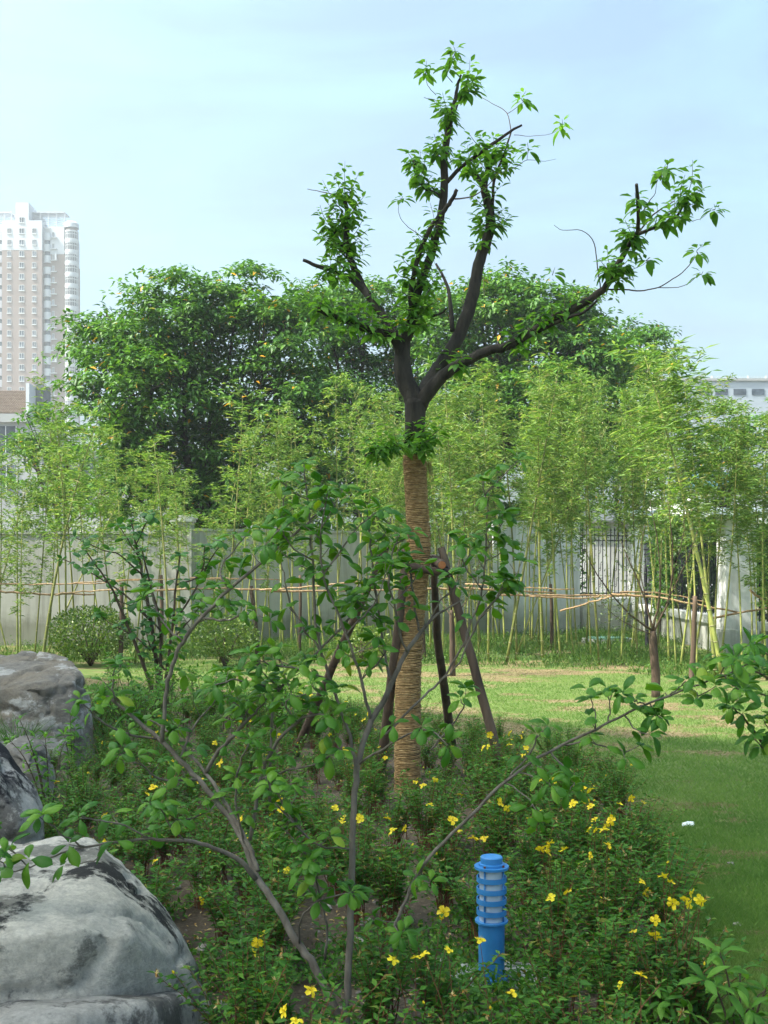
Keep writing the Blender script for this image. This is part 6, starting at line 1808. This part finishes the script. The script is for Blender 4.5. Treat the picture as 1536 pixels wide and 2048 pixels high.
# small young trees at the edge of the lawn
def young(px, py, pts, branches, label, leaf_n, d1=0, size=.05):
    b0 = G(px, py)
    root = empty('young_tree', b0, label, 'young tree')
    p = px_path(pts, d0=b0.y, d1=b0.y + d1, sub=4, jit=.006, seed=px)
    w_ = MB(); tube_path(w_, p, 9); w_.build('trunk', M['stake'], root, True, b0)
    r0 = random.Random(px); w_ = MB(); P, D = [], []
    for bpts in branches:
        q = px_path(bpts, d0=b0.y, d1=b0.y + r0.uniform(-.6, .6), sub=4, jit=.008, seed=bpts[1][0])
        q = [np.array([v_[0], v_[1], v_[2], v_[3] * .62]) for v_ in q]
        tube_path(w_, q, 5)
        for _ in range(leaf_n // len(branches)):
            v_ = Vector(q[r0.randint(len(q) // 4, len(q) - 1)][:3])
            P.append(tuple(v_ + Vector((r0.gauss(0, .13), r0.gauss(0, .13), r0.gauss(.02, .12)))))
            D.append((r0.gauss(0, 1), r0.gauss(0, 1), r0.gauss(.1, .5)))
    w_.build('branches', M['twig'], root, True, b0)
    L = rng.uniform(.7, 1.3, len(P)) * size
    link('crown', local(leaf_mesh('crown', T_DIA, np.array(P), np.array(D), rng.normal(size=(len(P), 3)) * .6 + np.array([0, 0, 1]), L, L * .4, M['grey_leaf']), b0), root)
young(1312, 1395, [(1312, 1398, 9), (1311, 1340, 9), (1307, 1285, 8), (1306, 1262, 6)],
      [[(1306, 1262, 4), (1290, 1200, 3), (1262, 1130, 2), (1240, 1080, 1)], [(1306, 1262, 4), (1250, 1220, 3), (1195, 1150, 2), (1170, 1100, 1)], [(1307, 1265, 4), (1340, 1190, 3), (1345, 1090, 2), (1335, 1000, 1)],
       [(1306, 1260, 4), (1320, 1180, 3), (1315, 1080, 2), (1300, 1000, 1)], [(1330, 1210, 2.5), (1370, 1130, 2), (1395, 1060, 1)], [(1290, 1200, 2), (1280, 1120, 1.6), (1290, 1050, 1)], [(1340, 1160, 2), (1365, 1080, 1.4), (1370, 1010, .8)], [(1305, 1270, 2), (1240, 1240, 1.4), (1200, 1200, 1)]],
      'young tree with wrapped stem and fine grey green leaves on the lawn at right', 1500)
young(906, 1352, [(906, 1354, 6), (905, 1300, 6), (904, 1250, 5.4), (903, 1220, 4)],
      [[(903, 1220, 2.6), (895, 1150, 2), (880, 1080, 1.4), (872, 1030, .8)], [(903, 1220, 2.6), (915, 1150, 2), (925, 1080, 1.4), (930, 1040, .8)], [(904, 1240, 2), (880, 1190, 1.5), (860, 1120, 1)], [(904, 1240, 2), (940, 1190, 1.5), (960, 1120, 1)]],
      'thin young tree with wrapped stem behind the right prop pole', 700, 0, .06)
young(847, 1322, [(847, 1324, 5), (846, 1280, 4.6), (845, 1240, 4)], [[(845, 1240, 2), (840, 1180, 1.4), (830, 1120, .8)], [(845, 1240, 2), (855, 1180, 1.4), (865, 1130, .8)]], 'thin young tree directly behind the wrapped trunk', 260, 0, .06)

# ------------------------------------------------------------------ lawn blades, long grass, pebbles, litter
def scatter_d(n, y0, y1, pad=60):
    """points on the ground, closer together near by"""
    u_ = rng.random(n)
    y = 1 / (1 / y0 + u_ * (1 / y1 - 1 / y0))
    px = rng.uniform(-pad, 1536 + pad, n)
    return np.stack([(px - 768) / F * y, y, np.zeros(n)], 1)
def lawn_edge(x, y):
    px = 768 + F * x / y
    py = np.interp(px, [-100, 200, 350, 700, 900, 1100, 1250, 1400, 1536, 1700], [1335, 1330, 1325, 1322, 1332, 1338, 1345, 1366, 1388, 1400])
    return EYE * F / (py - 1140)
P = np.concatenate([scatter_d(420000, 3.6, 24), scatter_d(260000, 3.6, 24, 620)])
P = P[(P[:, 1] < lawn_edge(P[:, 0], P[:, 1]) + .3) & (P[:, 0] > -4.8)]
P = P[edge_dist(P) < .08 + .1 * rng.random(len(P))]
dry = dryness(P)
keepd = rng.random(len(P)) > dry * .93
def blades(name, P, h, w, m, lean, tmpl, kind_label=None, tint=None):
    n = len(P)
    a_ = rng.uniform(0, 2 * PI, n)
    dv = np.stack([np.cos(a_) * lean, np.sin(a_) * lean, np.ones(n)], 1) * np.array([1, 1, 1.0]) + rng.normal(0, .15, (n, 3))
    nn = np.stack([np.cos(a_ + 1.2), np.sin(a_ + 1.2), np.zeros(n)], 1)
    V, T = place(tmpl, P, dv, nn, h, w)
    o = link(name, np_mesh(name, V, T, m, np.repeat(tint if tint is not None else rng.random(n), len(tmpl[0]))))
    return tag(o, kind='stuff')
Pg = P[keepd]; n = len(Pg)
tn = np.clip(fbm(Pg * np.array([1.6, 1.6, 1]) + 4, 3) * 1.5 - .3 + rng.normal(0, .18, n), 0, 1)
blades('lawn_grass', Pg, rng.uniform(.018, .045, n), .0028 + .0011 * Pg[:, 1] * .35, M['grass'], .75, T_SPIKE, tint=tn)
Pd = P[dry > .35]; Pd = Pd[rng.random(len(Pd)) < .55]; n = len(Pd)
Pd[:, 2] += .002
blades('dry_lawn_grass', Pd, rng.uniform(.015, .04, n), .0026 + .0011 * Pd[:, 1] * .35, M['dry_grass'], 2.6, T_SPIKE)
# long grass and weeds under the bamboo
n = 76000
y = rng.uniform(17.2, 31, n); x = rng.uniform(-.50, .56, n) * y
P = np.stack([x, y, np.zeros(n)], 1)
le = lawn_edge(x, y)
wallb = np.where(x < xw(368, 25), 24.9, 25.0 + (x - xw(384, 25)) * .55)
k_e = (y > le - .05 + .3 * rng.random(n)) & (y < np.minimum(wallb, 30.5)) & (x < np.where(y < 21.5, 12.0, 7.0))
P = P[k_e]; n = len(P)
cl_ = fbm(P * 1.1 + 7, 4)
kp = rng.random(n) < np.clip((cl_ - .30) * 3.2, .1, 1)
P, cl_ = P[kp], cl_[kp]; n = len(P)
hh = (.10 + .34 * np.clip(cl_ - .25, 0, .6)) * rng.uniform(.5, 1.3, n) * np.clip((P[:, 1] - lawn_edge(P[:, 0], P[:, 1])) * .7 + .35, .3, 1)
blades('long_grass', P, hh, rng.uniform(.010, .018, n), M['tall_grass'], .45, T_GRASS)
n = 26000
P2 = P[rng.integers(0, len(P), n)] + rng.normal(0, .05, (n, 3)); P2[:, 2] = np.abs(rng.normal(0, .10, n)) + .02
L = rng.uniform(.03, .07, n)
o = link('weeds', leaf_mesh('weeds', T_DIA, P2, rdir(n) + np.array([0, 0, .25]), rdir(n) * .5 + np.array([0, 0, 1.0]), L, L * .5, M['tall_grass'])); tag(o, kind='stuff')
# low weeds and litter on the soil of the bed
n = 30000
P = scatter_d(n, 3.2, 13.5, 40); P = P[(edge_dist(P) > -.1)]
cl_ = fbm(P * 2.4 + 31, 4); P = P[cl_ > .49]; n = len(P)
P[:, 2] = bed_z(P)
k = 3
PW = np.repeat(P, k, 0) + rng.normal(0, .02, (n * k, 3)) * np.array([1, 1, 0]); PW[:, 2] += np.abs(rng.normal(0, .035, n * k))
L = rng.uniform(.014, .042, n * k)
tag(link('ground_weeds', leaf_mesh('ground_weeds', T_DIA, PW, rdir(n * k) + np.array([0, 0, .3]), rdir(n * k) * .5 + np.array([0, 0, 1.0]), L, L * .5, M['wort_leaf'])), kind='stuff')
P = scatter_d(5000, 3.2, 12.5, 40); P = P[edge_dist(P) > .05]; n = len(P); P[:, 2] = bed_z(P) + .006
L = rng.uniform(.012, .04, n)
dv = rdir(n); dv[:, 2] *= .25
tag(link('leaf_litter', leaf_mesh('leaf_litter', T_DIA, P, dv, rdir(n) * .4 + np.array([0, 0, 1.0]), L, L * .4, M['spent'])), kind='stuff')
P = scatter_d(700, 3.2, 9.5, 40); P = P[(edge_dist(P) > -.25)]; n = len(P); P[:, 2] = bed_z(P)
tpl = (np.array([(-.5, -.4, -.3), (.5, -.5, -.3), (.45, .4, -.3), (-.4, .5, -.3), (-.3, -.25, .28), (.3, -.3, .22), (.28, .22, .3), (-.25, .3, .24)]),
       np.array([(4, 5, 6), (4, 6, 7), (0, 1, 5), (0, 5, 4), (1, 2, 6), (1, 6, 5), (2, 3, 7), (2, 7, 6), (3, 0, 4), (3, 4, 7)]))
dv = rdir(n); dv[:, 2] *= .2
L = .008 + .028 * rng.random(n) ** 3
V, T = place(tpl, P, dv, rdir(n) * .3 + np.array([0, 0, 1.0]), L, L * rng.uniform(.6, 1, n))
tag(link('pebbles', np_mesh('pebbles', V, T, M['pebble'])), kind='stuff')
def stone(px, py, size, label, m='pebble', flat=.6, seed=0, group=None):
    g_ = G(px, py)
    if in_poly(g_.x, g_.y): g_.z = bz(g_.x, g_.y)
    bm = bmesh.new(); bmesh.ops.create_icosphere(bm, subdivisions=2, radius=size)
    r0 = random.Random(seed + px)
    ax = [Vector((r0.gauss(0, 1), r0.gauss(0, 1), r0.gauss(0, 1))).normalized() for _ in range(7)]
    for v_ in bm.verts:
        for a_ in ax:
            t = v_.co.dot(a_) - size * .62
            if t > 0: v_.co -= a_ * t * .9
        v_.co.z *= flat; v_.co.x *= 1.25
    me = bpy.data.meshes.new('stone'); bm.to_mesh(me); bm.free(); me.materials.append(M[m])
    o = link('stone', me); o.location = g_ + Vector((0, 0, size * flat * .35)); o.rotation_euler.z = r0.uniform(0, 6)
    tag(o, label, 'stone', group)
stone(1463, 1729, .026, 'brown stone on the lawn below the white scrap')
stone(1474, 1851, .028, 'flat grey stone on the lawn near the lower right plants', flat=.4)
stone(1452, 1866, .02, 'dark stone on the lawn beside the flat grey one')
stone(1417, 1840, .018, 'pale stone on the lawn beside the edge of the bed', flat=.4)
rs_ = random.Random(77)
for (px, py, sz, lb_) in [(733, 1866, .045, 'pale angular stone on bare soil right of the main stem'), (716, 1905, .03, 'small pale stone below the angular one on bare soil'), (404, 1770, .04, 'pale stone on soil right of the largest boulder'),
                          (350, 1796, .03, 'grey stone by the upper right side of the largest boulder'), (404, 1918, .03, 'flat pale stone close to the right foot of the largest boulder'), (445, 2035, .04, 'grey stone at the bottom edge by the dark slab'),
                          (655, 1840, .03, 'grey stone left of the main stem of the foreground shrub'), (905, 1700, .03, 'stone among flowers right of the leaning stem'), (1085, 1990, .03, 'stone on soil right of the lamp footing'), (330, 1590, .06, 'pale rock lump in the bed right of the rocks'),
                          (560, 1830, .03, 'grey stone under the left slanting stem'), (880, 1945, .03, 'pale stone left of the blue lamp'), (840, 1990, .025, 'small stone on sandy soil left of the lamp footing')]:
    stone(px, py, sz, lb_)
M['paper'] = surf('white_scrap', [(0.3, (0.7, 0.74, 0.74)), (0.7, (0.8, 0.82, 0.82))], 20, 3, 0.5, 0)
g_ = G(1375, 1651)
w_ = MB(); w_.add([(-.045, -.02, .004), (.04, -.024, .006), (.05, .02, .022), (-.03, .026, .012), (0, 0, .03), (-.045, -.02, .0), (.04, -.024, .0), (.05, .02, .016), (-.03, .026, .006)],
                  [(0, 1, 4), (1, 2, 4), (2, 3, 4), (3, 0, 4), (5, 8, 7, 6), (0, 5, 6, 1), (1, 6, 7, 2), (2, 7, 8, 3), (3, 8, 5, 0)])
o = w_.build('paper_scrap', M['paper']); o.location = g_; tag(o, 'crumpled white scrap lying on the shaded lawn', 'litter')
M['manhole'] = surf('green_cover', [(0.3, (0.12, 0.27, 0.22)), (0.7, (0.18, 0.35, 0.30))], 5, 4, 0.6, 0.1, 0.003)
g_ = G(1215, 1285)
mh = empty('manhole', g_, 'round green manhole cover with pale rim in the grass before the far corner', 'manhole')
w_ = MB(); w_.lathe([(.62, 0), (.62, .10), (.50, .10), (.50, .02)], 28); w_.build('rim', M['concrete'], mh)
w_ = MB(); w_.lathe([(.49, .02), (.49, .13), (0, .135)], 28); w_.build('cover', M['manhole'], mh)

# tufts of long grass by the rocks
def tuft(px, py, d, n_, h, label):
    c0 = U(px, py, d) if d else G(px, py)
    a_ = rng.uniform(0, 2 * PI, n_); r_ = rng.random(n_) * .10
    Pt = np.stack([r_ * np.cos(a_), r_ * np.sin(a_), np.zeros(n_)], 1)
    dv = np.stack([np.cos(a_) * .55, np.sin(a_) * .55, np.ones(n_)], 1) + rng.normal(0, .25, (n_, 3))
    L = h * rng.uniform(.5, 1.2, n_)
    tm = (np.array([(0, .5, 0), (0, -.5, 0), (.4, .5, .04), (.4, -.5, .04), (.8, .3, -.12), (.8, -.3, -.12), (1.0, 0, -.30)], float), np.array([(0, 1, 3), (0, 3, 2), (2, 3, 5), (2, 5, 4), (4, 5, 6)]))
    V, T = place(tm, Pt, dv, np.array([[0, 0, 1.0]]) + .3 * rng.normal(size=(n_, 3)), L, np.full(n_, .006))
    o = link('grass_tuft', np_mesh('grass_tuft', V, T, M['tall_grass'], np.repeat(rng.random(n_) * .7, 7))); o.location = c0
    tag(o, label, 'grass tuft')
tuft(165, 1640, 0, 170, .42, 'dark drooping grass tuft right of the grey rounded rock')
tuft(215, 1520, 0, 150, .45, 'tall grass tuft at the foot of the brown block of rock')
tuft(40, 1500, 8.2, 90, .3, 'grass tuft between the brown block and the streaked rock')
tuft(330, 1680, 0, 90, .3, 'grass tuft behind the largest boulder')

# ------------------------------------------------------------------ haze
hz = MB(); hz.span(-420, 420, -60, 460, -1.2, 104)
m, nt, out = mat('haze')
pv = nt.nodes.new('ShaderNodeVolumePrincipled')
pv.inputs['Color'].default_value = (0.92, 0.97, 1.0, 1)
pv.inputs['Density'].default_value = HAZE_DENSITY
pv.inputs['Anisotropy'].default_value = 0.3
nt.links.new(pv.outputs['Volume'], out.inputs['Volume'])
M['haze'] = m
tag(hz.build('haze', m), kind='stuff')
